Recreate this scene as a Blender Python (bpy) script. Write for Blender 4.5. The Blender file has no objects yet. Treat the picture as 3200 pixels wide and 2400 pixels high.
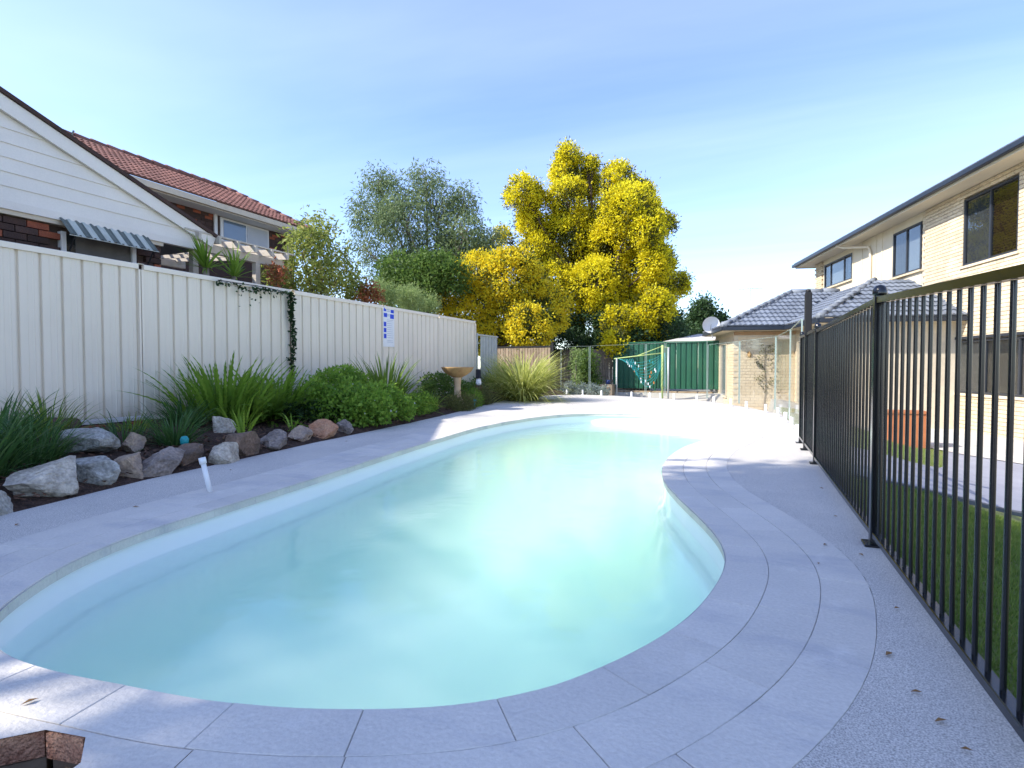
import bpy, bmesh, math, random
import numpy as np
from mathutils import Vector, Matrix, noise
R = math.radians
random.seed(7)
rng = np.random.default_rng(11)
S = bpy.context.scene
COL = S.collection

# ------------------------------------------------------------ camera
cam = bpy.data.cameras.new('camera')
cam.lens = 19.53; cam.sensor_width = 36; cam.clip_start = 0.02; cam.clip_end = 900
co = bpy.data.objects.new('camera', cam); COL.objects.link(co)
co.location = (0, 0, 0.85)
co.rotation_euler = (R(90 - 1.72), 0, R(22.8))
S.camera = co

# ------------------------------------------------------------ sky, sun, exposure
SUN_EL, SUN_HEAD = 39.0, 39.0          # light travels towards +X, turned this far to +Y
w = bpy.data.worlds.new('World'); S.world = w; w.use_nodes = True
nt = w.node_tree; N = nt.nodes; LK = nt.links
bg = N['Background']
sky = N.new('ShaderNodeTexSky'); sky.sky_type = 'NISHITA'; sky.sun_disc = False
sky.sun_elevation = R(SUN_EL)
sky.sun_rotation = R(270 - SUN_HEAD)
sky.air_density = 1.0; sky.dust_density = .65; sky.ozone_density = 3.0; sky.altitude = 800
tc = N.new('ShaderNodeTexCoord')
sep = N.new('ShaderNodeSeparateXYZ'); LK.new(tc.outputs['Generated'], sep.inputs[0])
mx = N.new('ShaderNodeMath'); mx.operation = 'MAXIMUM'; mx.inputs[1].default_value = 0.06; LK.new(sep.outputs[2], mx.inputs[0])
dv = N.new('ShaderNodeVectorMath'); dv.operation = 'DIVIDE'; LK.new(tc.outputs['Generated'], dv.inputs[0])
cb = N.new('ShaderNodeCombineXYZ')
for i in range(3): LK.new(mx.outputs[0], cb.inputs[i])
LK.new(cb.outputs[0], dv.inputs[1])
mp = N.new('ShaderNodeMapping'); mp.inputs['Rotation'].default_value = (0, 0, R(28)); mp.inputs['Scale'].default_value = (0.22, 0.85, 0.2)
LK.new(dv.outputs[0], mp.inputs[0])
nz = N.new('ShaderNodeTexNoise'); nz.inputs['Scale'].default_value = 1.1; nz.inputs['Detail'].default_value = 7; nz.inputs['Roughness'].default_value = 0.5; nz.inputs['Distortion'].default_value = 0.5
LK.new(mp.outputs[0], nz.inputs['Vector'])
cr = N.new('ShaderNodeValToRGB'); cr.color_ramp.elements[0].position = 0.36; cr.color_ramp.elements[1].position = 0.82
cr.color_ramp.elements[0].color = (0.02, 0.02, 0.02, 1); cr.color_ramp.elements[1].color = (0.16, 0.16, 0.16, 1)
LK.new(nz.outputs[0], cr.inputs[0])
mixc = N.new('ShaderNodeMix'); mixc.data_type = 'RGBA'
LK.new(cr.outputs[0], mixc.inputs['Factor']); hsv = N.new('ShaderNodeHueSaturation'); hsv.inputs['Saturation'].default_value = 1.08; hsv.inputs['Hue'].default_value = .512; LK.new(sky.outputs[0], hsv.inputs['Color']); LK.new(hsv.outputs[0], mixc.inputs['A']); mixc.inputs['B'].default_value = (6.0, 6.4, 7.0, 1)
tint = N.new('ShaderNodeMix'); tint.data_type = 'RGBA'; tint.blend_type = 'MULTIPLY'; tint.inputs['Factor'].default_value = 1
tint.inputs['B'].default_value = (.97, .96, .955, 1); LK.new(mixc.outputs['Result'], tint.inputs['A'])
LK.new(tint.outputs['Result'], bg.inputs['Color'])
bg.inputs['Strength'].default_value = 0.12

sl = bpy.data.lights.new('sun', 'SUN'); sl.energy = 2.5; sl.angle = R(0.6); sl.color = (1.0, 0.93, 0.82)
so = bpy.data.objects.new('sun', sl); COL.objects.link(so)
h, e = R(SUN_HEAD), R(SUN_EL)
ldir = Vector((math.cos(h) * math.cos(e), math.sin(h) * math.cos(e), -math.sin(e)))
so.rotation_euler = ldir.to_track_quat('-Z', 'Y').to_euler(); so.location = (-20, -8, 20)
S.view_settings.view_transform = 'Standard'; S.view_settings.look = 'None'
S.view_settings.exposure = 1.78; S.view_settings.gamma = 1
S.render.engine = 'CYCLES'; S.cycles.transparent_max_bounces = 48; S.cycles.max_bounces = 14; S.cycles.volume_bounces = 8
S.render.resolution_x = 1024; S.render.resolution_y = 768

# ------------------------------------------------------------ helpers
def tag(o, label=None, cat=None, group=None, kind=None):
    if label: o['label'] = label
    if cat: o['category'] = cat
    if group: o['group'] = group
    if kind: o['kind'] = kind
    return o

def link_mesh(name, me, mat, parent=None, smooth=False):
    o = bpy.data.objects.new(name, me); COL.objects.link(o)
    if mat is not None:
        for m in (mat if isinstance(mat, (list, tuple)) else [mat]): me.materials.append(m)
    if smooth: me.polygons.foreach_set('use_smooth', [True] * len(me.polygons))
    if parent: o.parent = parent
    return o

def pymesh(name, v, f, mat, parent=None, smooth=False):
    me = bpy.data.meshes.new(name); me.from_pydata([tuple(p) for p in v], [], [tuple(q) for q in f]); me.update()
    return link_mesh(name, me, mat, parent, smooth)

def empty(name, loc=(0, 0, 0), rz=0):
    o = bpy.data.objects.new(name, None); COL.objects.link(o); o.location = loc; o.rotation_euler = (0, 0, rz)
    o.empty_display_size = 0.1
    return o

class MB:
    def __init__(s): s.v = []; s.f = []
    def add(s, v, f):
        b = len(s.v); s.v += [tuple(p) for p in v]; s.f += [tuple(i + b for i in q) for q in f]; return s
    def box(s, x0, x1, y0, y1, z0, z1):
        return s.add([(x0,y0,z0),(x1,y0,z0),(x1,y1,z0),(x0,y1,z0),(x0,y0,z1),(x1,y0,z1),(x1,y1,z1),(x0,y1,z1)],
                     [(0,3,2,1),(4,5,6,7),(0,1,5,4),(1,2,6,5),(2,3,7,6),(3,0,4,7)])
    def cbox(s, x0, x1, y0, y1, z0, z1, c=0.004):
        # box with a chamfer round the top and all vertical edges
        P = [(x0+c,y0),(x1-c,y0),(x1,y0+c),(x1,y1-c),(x1-c,y1),(x0+c,y1),(x0,y1-c),(x0,y0+c)]
        cx, cy = (x0+x1)/2, (y0+y1)/2
        q = lambda k: [(cx+(x-cx)*(1-k/abs(x1-x0)*2 if x1 != x0 else 1), cy+(y-cy)*(1-k/abs(y1-y0)*2)) for x, y in P]
        v = [(x,y,z0) for x,y in P]+[(x,y,z1-c) for x,y in P]+[(x,y,z1) for x,y in q(c)]
        f = [tuple(range(7,-1,-1)), tuple(range(16,24))]
        for r in (0, 8):
            f += [(r+i, r+(i+1)%8, r+8+(i+1)%8, r+8+i) for i in range(8)]
        return s.add(v, f)
    def bar(s, p, q, w, h=None, up=(0,0,1)):
        h = h or w; p, q = Vector(p), Vector(q); d = (q-p).normalized(); u = Vector(up)
        if abs(d.dot(u)) > .98: u = Vector((0,1,0))
        r = d.cross(u).normalized(); u = r.cross(d).normalized()
        v = [a + r*(i*w/2) + u*(j*h/2) for a in (p, q) for i, j in ((-1,-1),(1,-1),(1,1),(-1,1))]
        return s.add(v, [(3,2,1,0),(4,5,6,7),(0,1,5,4),(1,2,6,5),(2,3,7,6),(3,0,4,7)])
    def tube(s, pts, rad, n=8, cap=True):
        pts = [Vector(p) for p in pts]; m = len(pts)
        rad = rad if isinstance(rad, (list, tuple)) else [rad]*m
        v = []; ref = None
        for i, p in enumerate(pts):
            d = (pts[min(i+1,m-1)] - pts[max(i-1,0)]).normalized()
            if ref is None: ref = Vector((1,0,0)) if abs(d.x) < .9 else Vector((0,1,0))
            r = d.cross(ref).normalized(); u = r.cross(d).normalized(); ref = u
            v += [p + (r*math.cos(2*math.pi*k/n) + u*math.sin(2*math.pi*k/n))*rad[i] for k in range(n)]
        f = [(i*n+k, i*n+(k+1)%n, (i+1)*n+(k+1)%n, (i+1)*n+k) for i in range(m-1) for k in range(n)]
        if cap: f += [tuple(range(n-1,-1,-1)), tuple((m-1)*n+k for k in range(n))]
        return s.add(v, f)
    def lathe(s, prof, cx=0, cy=0, n=24):
        v = [(cx+r*math.cos(2*math.pi*k/n), cy+r*math.sin(2*math.pi*k/n), z) for r, z in prof for k in range(n)]
        m = len(prof)
        f = [(i*n+k, i*n+(k+1)%n, (i+1)*n+(k+1)%n, (i+1)*n+k) for i in range(m-1) for k in range(n)]
        f += [tuple(range(n-1,-1,-1)), tuple((m-1)*n+k for k in range(n))]
        return s.add(v, f)
    def build(s, name, mat, parent=None, smooth=False):
        return pymesh(name, s.v, s.f, mat, parent, smooth)

def copy_to(o, loc, parent, rot=None, scale=None):
    c = o.copy(); COL.objects.link(c); c.parent = parent; c.location = loc
    if rot is not None: c.rotation_euler = rot
    if scale is not None: c.scale = scale
    return c

# ------------------------------------------------------------ materials
def mat(name, col, rough=0.6, var=0.0, scale=4.0, detail=5, bump=0.0, bscale=None, col2=None, spec=0.3, metal=0.0,
        fine=0.0, fscale=200, coat=0.0, rnd=0.0):
    """col..col2 mixed by large noise; fine = small speckle; rnd = per-object brightness change"""
    m = bpy.data.materials.new(name); m.use_nodes = True; t = m.node_tree; n = t.nodes; b = n['Principled BSDF']
    b.inputs['Roughness'].default_value = rough; b.inputs['Specular IOR Level'].default_value = spec
    b.inputs['Metallic'].default_value = metal; b.inputs['Coat Weight'].default_value = coat
    g = n.new('ShaderNodeNewGeometry'); pos = g.outputs['Position']
    c2 = col2 or tuple(max(0, c*(1-var)) for c in col)
    nz = n.new('ShaderNodeTexNoise'); nz.inputs['Scale'].default_value = scale; nz.inputs['Detail'].default_value = detail; nz.inputs['Roughness'].default_value = .6
    t.links.new(pos, nz.inputs['Vector'])
    rp = n.new('ShaderNodeValToRGB'); rp.color_ramp.elements[0].position = .32; rp.color_ramp.elements[1].position = .68
    rp.color_ramp.elements[0].color = (*c2, 1); rp.color_ramp.elements[1].color = (*col, 1)
    t.links.new(nz.outputs[0], rp.inputs[0]); out = rp.outputs[0]
    if fine:
        f = n.new('ShaderNodeTexNoise'); f.inputs['Scale'].default_value = fscale; f.inputs['Detail'].default_value = 2
        t.links.new(pos, f.inputs['Vector'])
        mr = n.new('ShaderNodeMapRange'); mr.inputs[1].default_value = .3; mr.inputs[2].default_value = .7; mr.inputs[3].default_value = 1-fine; mr.inputs[4].default_value = 1+fine
        t.links.new(f.outputs[0], mr.inputs[0])
        mu = n.new('ShaderNodeMix'); mu.data_type = 'RGBA'; mu.blend_type = 'MULTIPLY'; mu.inputs['Factor'].default_value = 1
        t.links.new(out, mu.inputs['A']); t.links.new(mr.outputs[0], mu.inputs['B']); out = mu.outputs['Result']
    if rnd:
        oi = n.new('ShaderNodeObjectInfo'); mr = n.new('ShaderNodeMapRange'); mr.inputs[3].default_value = 1-rnd; mr.inputs[4].default_value = 1+rnd
        t.links.new(oi.outputs['Random'], mr.inputs[0])
        mu = n.new('ShaderNodeMix'); mu.data_type = 'RGBA'; mu.blend_type = 'MULTIPLY'; mu.inputs['Factor'].default_value = 1
        t.links.new(out, mu.inputs['A']); t.links.new(mr.outputs[0], mu.inputs['B']); out = mu.outputs['Result']
    t.links.new(out, b.inputs['Base Color'])
    if bump:
        bz = n.new('ShaderNodeTexNoise'); bz.inputs['Scale'].default_value = bscale or scale*8; bz.inputs['Detail'].default_value = 4
        t.links.new(pos, bz.inputs['Vector'])
        bp = n.new('ShaderNodeBump'); bp.inputs['Strength'].default_value = bump; bp.inputs['Distance'].default_value = .02
        t.links.new(bz.outputs[0], bp.inputs['Height']); t.links.new(bp.outputs[0], b.inputs['Normal'])
    return m

def leafmat(name, c1, c2, c3=None, trans=0.35, rough=.5, scale=1.5):
    """leaf colour varies leaf by leaf (attribute 'v') and by branch (noise)"""
    m = bpy.data.materials.new(name); m.use_nodes = True; t = m.node_tree; n = t.nodes; b = n['Principled BSDF']
    b.inputs['Roughness'].default_value = rough; b.inputs['Specular IOR Level'].default_value = .25
    at = n.new('ShaderNodeAttribute'); at.attribute_name = 'v'
    g = n.new('ShaderNodeNewGeometry'); nz = n.new('ShaderNodeTexNoise'); nz.inputs['Scale'].default_value = scale; nz.inputs['Detail'].default_value = 3
    t.links.new(g.outputs['Position'], nz.inputs['Vector'])
    ad = n.new('ShaderNodeMath'); ad.operation = 'MULTIPLY_ADD'; ad.inputs[1].default_value = .5
    sb = n.new('ShaderNodeMath'); sb.operation = 'MULTIPLY'; sb.inputs[1].default_value = .5
    t.links.new(nz.outputs[0], sb.inputs[0]); t.links.new(at.outputs['Fac'], ad.inputs[0]); t.links.new(sb.outputs[0], ad.inputs[2])
    rp = n.new('ShaderNodeValToRGB'); rp.color_ramp.elements[0].position = .15; rp.color_ramp.elements[1].position = .7
    rp.color_ramp.elements[0].color = (*c1, 1); rp.color_ramp.elements[1].color = (*c2, 1)
    if c3: el = rp.color_ramp.elements.new(.85); el.color = (*c3, 1)
    t.links.new(ad.outputs[0], rp.inputs[0]); t.links.new(rp.outputs[0], b.inputs['Base Color'])
    tr = n.new('ShaderNodeBsdfTranslucent'); t.links.new(rp.outputs[0], tr.inputs['Color'])
    ms = n.new('ShaderNodeMixShader'); ms.inputs[0].default_value = trans
    t.links.new(b.outputs[0], ms.inputs[1]); t.links.new(tr.outputs[0], ms.inputs[2]); t.links.new(ms.outputs[0], n['Material Output'].inputs[0])
    return m

def fresnel(t, ior):
    # same reflectance from both sides of the sheet
    n = t.nodes; fr = n.new('ShaderNodeFresnel'); g = n.new('ShaderNodeNewGeometry'); mr = n.new('ShaderNodeMapRange')
    mr.inputs[3].default_value = ior; mr.inputs[4].default_value = 1/ior
    t.links.new(g.outputs['Backfacing'], mr.inputs[0]); t.links.new(mr.outputs[0], fr.inputs[0])
    return fr

def glassmat(name, tint=(0.93, 0.97, 0.95), refl=1.0, rough=0.0):
    m = bpy.data.materials.new(name); m.use_nodes = True; t = m.node_tree; n = t.nodes; n.remove(n['Principled BSDF'])
    tr = n.new('ShaderNodeBsdfTransparent'); tr.inputs[0].default_value = (*tint, 1)
    gl = n.new('ShaderNodeBsdfGlossy'); gl.inputs['Roughness'].default_value = rough
    fr = fresnel(t, 1.45)
    mu = n.new('ShaderNodeMath'); mu.operation = 'MULTIPLY'; mu.inputs[1].default_value = refl
    t.links.new(fr.outputs[0], mu.inputs[0])
    ms = n.new('ShaderNodeMixShader'); t.links.new(mu.outputs[0], ms.inputs[0]); t.links.new(tr.outputs[0], ms.inputs[1]); t.links.new(gl.outputs[0], ms.inputs[2])
    t.links.new(ms.outputs[0], n['Material Output'].inputs[0])
    return m

M = {}
M['slab'] = mat('stamped concrete', (.63,.595,.535), .75, scale=2.2, detail=8, col2=(.55,.525,.48), fine=.06, fscale=90, bump=.25, bscale=60, rnd=.045)
def add_stain(m, col, scale, lo, hi, stretch=(1,1,1)):
    t = m.node_tree; n = t.nodes; b = n['Principled BSDF']; src = b.inputs['Base Color'].links[0].from_socket
    g = n.new('ShaderNodeNewGeometry'); mp = n.new('ShaderNodeMapping'); mp.inputs['Scale'].default_value = stretch; mp.inputs['Rotation'].default_value = (0,0,R(35))
    nz = n.new('ShaderNodeTexNoise'); nz.inputs['Scale'].default_value = scale; nz.inputs['Detail'].default_value = 7; nz.inputs['Roughness'].default_value = .65
    t.links.new(g.outputs['Position'], mp.inputs[0]); t.links.new(mp.outputs[0], nz.inputs['Vector'])
    mr = n.new('ShaderNodeMapRange'); mr.inputs[1].default_value = lo; mr.inputs[2].default_value = hi; t.links.new(nz.outputs[0], mr.inputs[0])
    mx_ = n.new('ShaderNodeMix'); mx_.data_type = 'RGBA'; mx_.inputs['B'].default_value = (*col,1); t.links.new(mr.outputs[0], mx_.inputs['Factor']); t.links.new(src, mx_.inputs['A'])
    t.links.new(mx_.outputs['Result'], b.inputs['Base Color'])
add_stain(M['slab'], (.40,.40,.42), 1.6, .50, .78, (1,2.6,1)); add_stain(M['slab'], (.68,.65,.60), 5, .58, .8)
def add_splash(m, col, z0, z1):
    t = m.node_tree; n = t.nodes; b = n['Principled BSDF']; src = b.inputs['Base Color'].links[0].from_socket
    g = n.new('ShaderNodeNewGeometry'); sp = n.new('ShaderNodeSeparateXYZ'); t.links.new(g.outputs['Position'], sp.inputs[0])
    nz = n.new('ShaderNodeTexNoise'); nz.inputs['Scale'].default_value = 7; nz.inputs['Detail'].default_value = 6; t.links.new(g.outputs['Position'], nz.inputs['Vector'])
    mr = n.new('ShaderNodeMapRange'); mr.inputs[1].default_value = z1; mr.inputs[2].default_value = z0; t.links.new(sp.outputs[2], mr.inputs[0])
    mu = n.new('ShaderNodeMath'); mu.operation = 'MULTIPLY'; t.links.new(mr.outputs[0], mu.inputs[0]); t.links.new(nz.outputs[0], mu.inputs[1])
    mx_ = n.new('ShaderNodeMix'); mx_.data_type = 'RGBA'; mx_.inputs['B'].default_value = (*col,1); t.links.new(mu.outputs[0], mx_.inputs['Factor']); t.links.new(src, mx_.inputs['A'])
    t.links.new(mx_.outputs['Result'], b.inputs['Base Color'])
M['grout'] = mat('joint', (.54,.52,.48), .9, scale=1.6, detail=3, col2=(.33,.33,.34))
M['aggregate'] = mat('speckled deck', (.57,.54,.49), .8, scale=1.5, detail=6, col2=(.48,.46,.43), fine=.42, fscale=240, bump=.35, bscale=240)
M['shell'] = mat('pool shell', (.84,.87,.87), .35, var=.04, scale=1.2)
M['soil'] = mat('mulch', (.085,.05,.035), .95, scale=18, col2=(.03,.018,.013), fine=.5, fscale=70, bump=1, bscale=45)
M['ground'] = mat('yard concrete', (.40,.38,.34), .9, scale=.7, col2=(.30,.29,.26), fine=.1)
M['lawnsoil'] = mat('lawn', (.15,.21,.05), .9, scale=3, col2=(.19,.18,.08), fine=.4, fscale=120, bump=.6, bscale=90)
M['path'] = mat('path', (.30,.31,.36), .8, scale=2, col2=(.24,.25,.30), fine=.12, bump=.3, bscale=90)
M['paver'] = mat('pale paving', (.55,.53,.50), .8, scale=2, col2=(.45,.43,.41), fine=.1)
M['kerb'] = mat('dark kerb', (.07,.085,.11), .7, var=.3, scale=5)
M['cream_steel'] = mat('cream steel sheet', (.77,.685,.56), .45, scale=.9, col2=(.71,.635,.52), spec=.4)
M['cream_rib'] = mat('cream steel trim', (.79,.705,.58), .45, var=.06, scale=1.5, spec=.4)
M['black'] = mat('black powder coat', (.006,.007,.009), .2, var=.2, scale=6, spec=.6)
M['blackmatt'] = mat('black matt', (.012,.012,.013), .6)
M['white'] = mat('white plastic', (.75,.76,.77), .4, var=.06, scale=20)
add_splash(M['cream_steel'], (.30,.22,.15), .22, .60)
M['board'] = mat('painted weatherboard', (.72,.67,.60), .55, scale=1.5, col2=(.66,.615,.555), fine=.03, fscale=60)
M['trim'] = mat('cream trim', (.58,.50,.38), .6, var=.12, scale=3)
M['brick_dark'] = mat('dark brown brick', (.075,.042,.032), .85, scale=6, col2=(.05,.032,.028), fine=.3, fscale=150, bump=.5, bscale=120, rnd=.3)
M['brick_red'] = mat('orange red brick', (.30,.09,.045), .85, scale=8, col2=(.20,.06,.035), fine=.3, fscale=150, bump=.5, bscale=120, rnd=.2)
M['brick_pit'] = mat('worn orange brick', (.66,.36,.21), .9, scale=22, col2=(.42,.19,.11), fine=.35, fscale=160, bump=.9, bscale=90, rnd=.25)
M['mortar_dark'] = mat('dark mortar', (.085,.06,.048), .95, var=.3, scale=10)
M['brick_y'] = mat('blond brick', (.68,.57,.40), .85, scale=5, col2=(.59,.48,.33), fine=.15, fscale=90, bump=.4, bscale=90, rnd=.14)
M['mortar_y'] = mat('pale mortar', (.60,.53,.41), .95, var=.15, scale=8)
M['brick_y2'] = mat('tan header brick', (.36,.23,.13), .85, var=.2, scale=5, rnd=.15)
M['cream_wall'] = mat('cream cladding', (.68,.60,.45), .7, var=.08, scale=2)
M['soffit'] = mat('cream soffit', (.62,.55,.42), .7, var=.06, scale=2)
M['gutter'] = mat('dark blue gutter', (.018,.026,.042), .4, var=.2, scale=3, spec=.4)
M['tile_blue'] = mat('blue grey roof tile', (.17,.195,.235), .55, scale=3, col2=(.12,.14,.175), fine=.12, rnd=.16)
M['tile_red'] = mat('terracotta roof tile', (.24,.11,.08), .75, scale=5, col2=(.16,.075,.06), fine=.2, rnd=.22)
M['tile_cap'] = mat('grey ridge cap', (.20,.225,.26), .6, var=.2, scale=6, rnd=.12)
M['green_steel'] = mat('green steel sheet', (.015,.10,.055), .5, scale=1.2, col2=(.012,.08,.045), spec=.4)
M['frame_dark'] = mat('charcoal window frame', (.03,.035,.045), .4, var=.1)
M['frame_white'] = mat('white window frame', (.62,.62,.60), .5, var=.08)
M['pane'] = mat('window glass dark', (.02,.024,.028), .06, spec=.9)
M['curtain'] = mat('grey curtain', (.13,.125,.12), .9, var=.25, scale=6)  # base colour darkened to put the shade behind the window glass into the cloth
M['curtain_w'] = mat('white blind', (.42,.44,.46), .8, var=.08, scale=4)  # white toned down, indoor shade painted into it
M['blind'] = mat('brown timber blind', (.22,.12,.05), .6, var=.3, scale=6)
M['timber'] = mat('weathered timber', (.30,.24,.18), .85, scale=7, col2=(.20,.15,.11), fine=.2, bump=.4, bscale=50)
M['timber_pale'] = mat('pale pergola timber', (.52,.47,.40), .8, var=.25, scale=5)
M['bamboo'] = mat('brown slat', (.33,.25,.17), .8, var=.35, scale=6, rnd=.2)
M['stone_wall'] = mat('sandstone', (.33,.25,.16), .9, scale=3, col2=(.2,.14,.09), bump=.8, bscale=12)
M['bark'] = mat('bark', (.12,.085,.06), .95, scale=6, col2=(.06,.045,.035), bump=.8, bscale=30)
M['bark_pale'] = mat('pale bark', (.30,.26,.21), .9, scale=5, col2=(.16,.13,.11), bump=.5, bscale=30)
M['terracotta'] = mat('terracotta', (.42,.15,.06), .8, var=.25, scale=5)
M['bath'] = mat('ochre bird bath', (.40,.26,.11), .8, scale=7, col2=(.27,.16,.07), bump=.5, bscale=40)
M['bathped'] = mat('sandstone pedestal', (.50,.38,.25), .85, scale=7, col2=(.40,.29,.18), bump=.4, bscale=40)
M['steel'] = mat('brushed steel', (.62,.63,.64), .3, metal=.8)
M['turq'] = mat('turquoise plastic', (.02,.30,.33), .4, var=.2, scale=20)
M['blue'] = mat('blue print', (.015,.06,.55), .5)
M['greyprint'] = mat('grey print', (.35,.40,.48), .6)
M['orange'] = mat('orange plastic', (.55,.16,.03), .5)
M['maroon'] = mat('maroon paint', (.16,.04,.06), .6)
M['galv'] = mat('galvanised post', (.45,.47,.47), .45, metal=.3, var=.15, scale=6)
M['limepaint'] = mat('lime painted steel', (.42,.52,.20), .5, var=.15, scale=6)
M['corr'] = mat('faded green awning sheet', (.52,.54,.49), .5, scale=7, col2=(.40,.43,.39))
M['corr2'] = mat('dark awning stripe', (.14,.165,.15), .5, var=.3, scale=6)
M['pool_glass'] = glassmat('pool fence glass', (.985,.995,.99), .38)
M['glass_edge'] = mat('polished glass edge', (.30,.38,.35), .2, spec=.6)
M['winglass'] = glassmat('house glass', (.75,.78,.80), 1.3)

# ------------------------------------------------------------ pool outline
ctrl = [(-2.48,1.11),(-2.75,1.48),(-2.90,1.93),(-2.97,2.49),(-3.08,3.38),(-3.32,5.19),(-3.50,7.2),(-3.30,8.9),(-2.85,9.85),(-2.03,10.14),(-1.25,10.0),(-.62,9.6),(-.28,9.0),(-.2,8.3),(-.26,7.64),
        (-.45,6.73),(-.59,6.07),(-.64,5.31),(-.61,4.76),(-.52,4.24),(-.36,3.73),(-.18,3.23),(-.07,2.84),(-.045,2.5),(-.11,2.08),(-.2,1.8),(-.31,1.58),(-.43,1.39),(-.58,1.24),(-.76,1.13),(-.97,1.04),(-1.23,.965),(-1.51,.925),(-1.78,.89),(-2.05,.89),(-2.28,.96)]
def catmull(P, per=24):
    P = np.array(P, float); n = len(P); out = []
    for i in range(n):
        a, b, c, d = P[i-1], P[i], P[(i+1) % n], P[(i+2) % n]
        for t in np.linspace(0, 1, per, endpoint=False):
            out.append(.5*((2*b)+(-a+c)*t+(2*a-5*b+4*c-d)*t*t+(-a+3*b-3*c+d)*t**3))
    return np.array(out)
def resample(P, n):
    Q = np.vstack([P, P[:1]]); s = np.r_[0, np.cumsum(np.linalg.norm(np.diff(Q, axis=0), axis=1))]
    t = np.linspace(0, s[-1], n, endpoint=False)
    return np.c_[np.interp(t, s, Q[:,0]), np.interp(t, s, Q[:,1])], s[-1]
NP = 480
OUT, PERIM = resample(catmull(ctrl), NP)
for _ in range(6): OUT = (np.roll(OUT,1,0)+2*OUT+np.roll(OUT,-1,0))/4
OUT, PERIM = resample(OUT, NP)
TAN = np.roll(OUT,-1,0)-np.roll(OUT,1,0); TAN /= np.linalg.norm(TAN,axis=1)[:,None]
NRM = np.c_[-TAN[:,1], TAN[:,0]]
def ring(d, clampx=None):
    P = OUT + NRM*d
    if clampx is not None: P[:,0] = np.minimum(P[:,0], clampx)
    return P
def at(u, d, clampx=None):
    """point on the outline at index u (float), pushed out by d"""
    i = int(math.floor(u)) % NP; k = u-math.floor(u); j = (i+1) % NP
    p = OUT[i]*(1-k)+OUT[j]*k; q = NRM[i]*(1-k)+NRM[j]*k; p = p+q*d
    if clampx is not None and p[0] > clampx: p = np.array([clampx, p[1]])
    return p

# ------------------------------------------------------------ ground
def smooth(a, b, x):
    t = np.clip((x-a)/(b-a), 0, 1); return t*t*(3-2*t)
def ground_h(X, Y):
    X = np.asarray(X, float); Y = np.asarray(Y, float)
    z = np.where(X > 0.6, -.05-.60*smooth(.68, 3.2, X), -.62)
    z = np.where(X < -6.2, .10, z)
    z = np.where((X > -6.2) & (X <= .6) & (Y < 15.2), -1.3, z)
    z = np.where(Y > 19.2, np.where(X < 0, .0, z), z)
    return z
def seg(*a): return np.concatenate([np.arange(s, e_, st) for s, e_, st in a])
gx = seg((-200,-40,20),(-40,-8,2),(-8,5,.15),(5,40,2),(40,201,20)); gy = seg((-60,-10,10),(-10,22,.4),(22,60,4),(60,420,30))
GX, GY = np.meshgrid(gx, gy, indexing='ij')
GZ = ground_h(GX, GY)-.02
m_, n_ = GX.shape
vid = np.arange(m_*n_).reshape(m_, n_)
f = np.stack([vid[:-1,:-1], vid[1:,:-1], vid[1:,1:], vid[:-1,1:]], -1).reshape(-1,4)
tag(pymesh('ground', np.c_[GX.ravel(), GY.ravel(), GZ.ravel()].tolist(), f.tolist(), M['ground']), kind='structure')

# ------------------------------------------------------------ pool deck and its slabs
outer = [(-3.3,-3.0),(.64,-3.0),(.64,0),(.64,3),(.64,7.2),(.68,9),(.60,11.15),(.08,12.75),(-.78,14.65),(-2.3,15.75),(-4.3,16.95),(-5.3,16.3),(-5.72,14.9),(-5.78,13.4),(-5.40,11.2),(-4.96,8.8),(-4.72,7.2),(-4.58,5.9),(-4.48,4.9),(-4.28,3.6),(-4.18,2.8),(-3.95,1.85),(-3.7,.8),(-3.5,-.5)]
R1, R2, R3, CLX = .145, .33, .50, .50
def tri_fill(loops, z):
    bm = bmesh.new(); es = []
    for lp in loops:
        vs = [bm.verts.new((x, y, z)) for x, y in lp]
        es += [bm.edges.new((vs[i], vs[(i+1) % len(vs)])) for i in range(len(vs))]
    bmesh.ops.triangle_fill(bm, use_beauty=True, use_dissolve=False, edges=es)
    for fc in bm.faces:
        if fc.normal.z < 0: fc.normal_flip()
    v = [tuple(x.co) for x in bm.verts]; bm.verts.index_update()
    ff = [tuple(x.index for x in fc.verts) for fc in bm.faces]; bm.free()
    return v, ff
deck = MB()
ro = ring(R3, CLX+.001)[::2]
v, f = tri_fill([outer, [tuple(p) for p in ro]], -.001); deck.add(v, f)
n = len(outer)
deck.add([(x,y,-.001) for x,y in outer]+[(x,y,-.75) for x,y in outer], [(i,(i+1)%n,n+(i+1)%n,n+i)[::-1] for i in range(n)])
DECK = tag(deck.build('pool_deck', M['aggregate']), kind='structure')
# brick valve pit near the pool edge
PIT = [(-1.60,.50),(-1.60,.66),(-1.505,.755),(-1.39,.775),(-1.31,.72),(-1.26,.50)]
def u_near(x, y): return float(np.argmin((OUT[:,0]-x)**2+(OUT[:,1]-y)**2))
ua, ub = sorted((u_near(-1.75,.9), u_near(-1.15,.99)))
g = MB()
def in_patch(u): return ua <= u % NP <= ub
lo, hi = ring(-.03), ring(R3, CLX+.001)
mid_ = ring(R1)
for i in range(NP):
    j = (i+1) % NP
    hi_i, hi_j = (mid_[i], mid_[j]) if (in_patch(i) and in_patch(i+1)) else (hi[i], hi[j])
    g.add([(*lo[i],-.010),(*lo[j],-.010),(*hi_j,-.010),(*hi_i,-.010)], [(3,2,1,0)])
g.v = [(x,y,-.0055) for x,y,z in g.v]
tag(g.build('joint_bed', M['grout'], DECK), None)
us = np.linspace(ua, ub, 30)
loop = [tuple(at(u, R1+.003)) for u in us]+[tuple(at(u, R3)) for u in us[::-1]]
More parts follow.
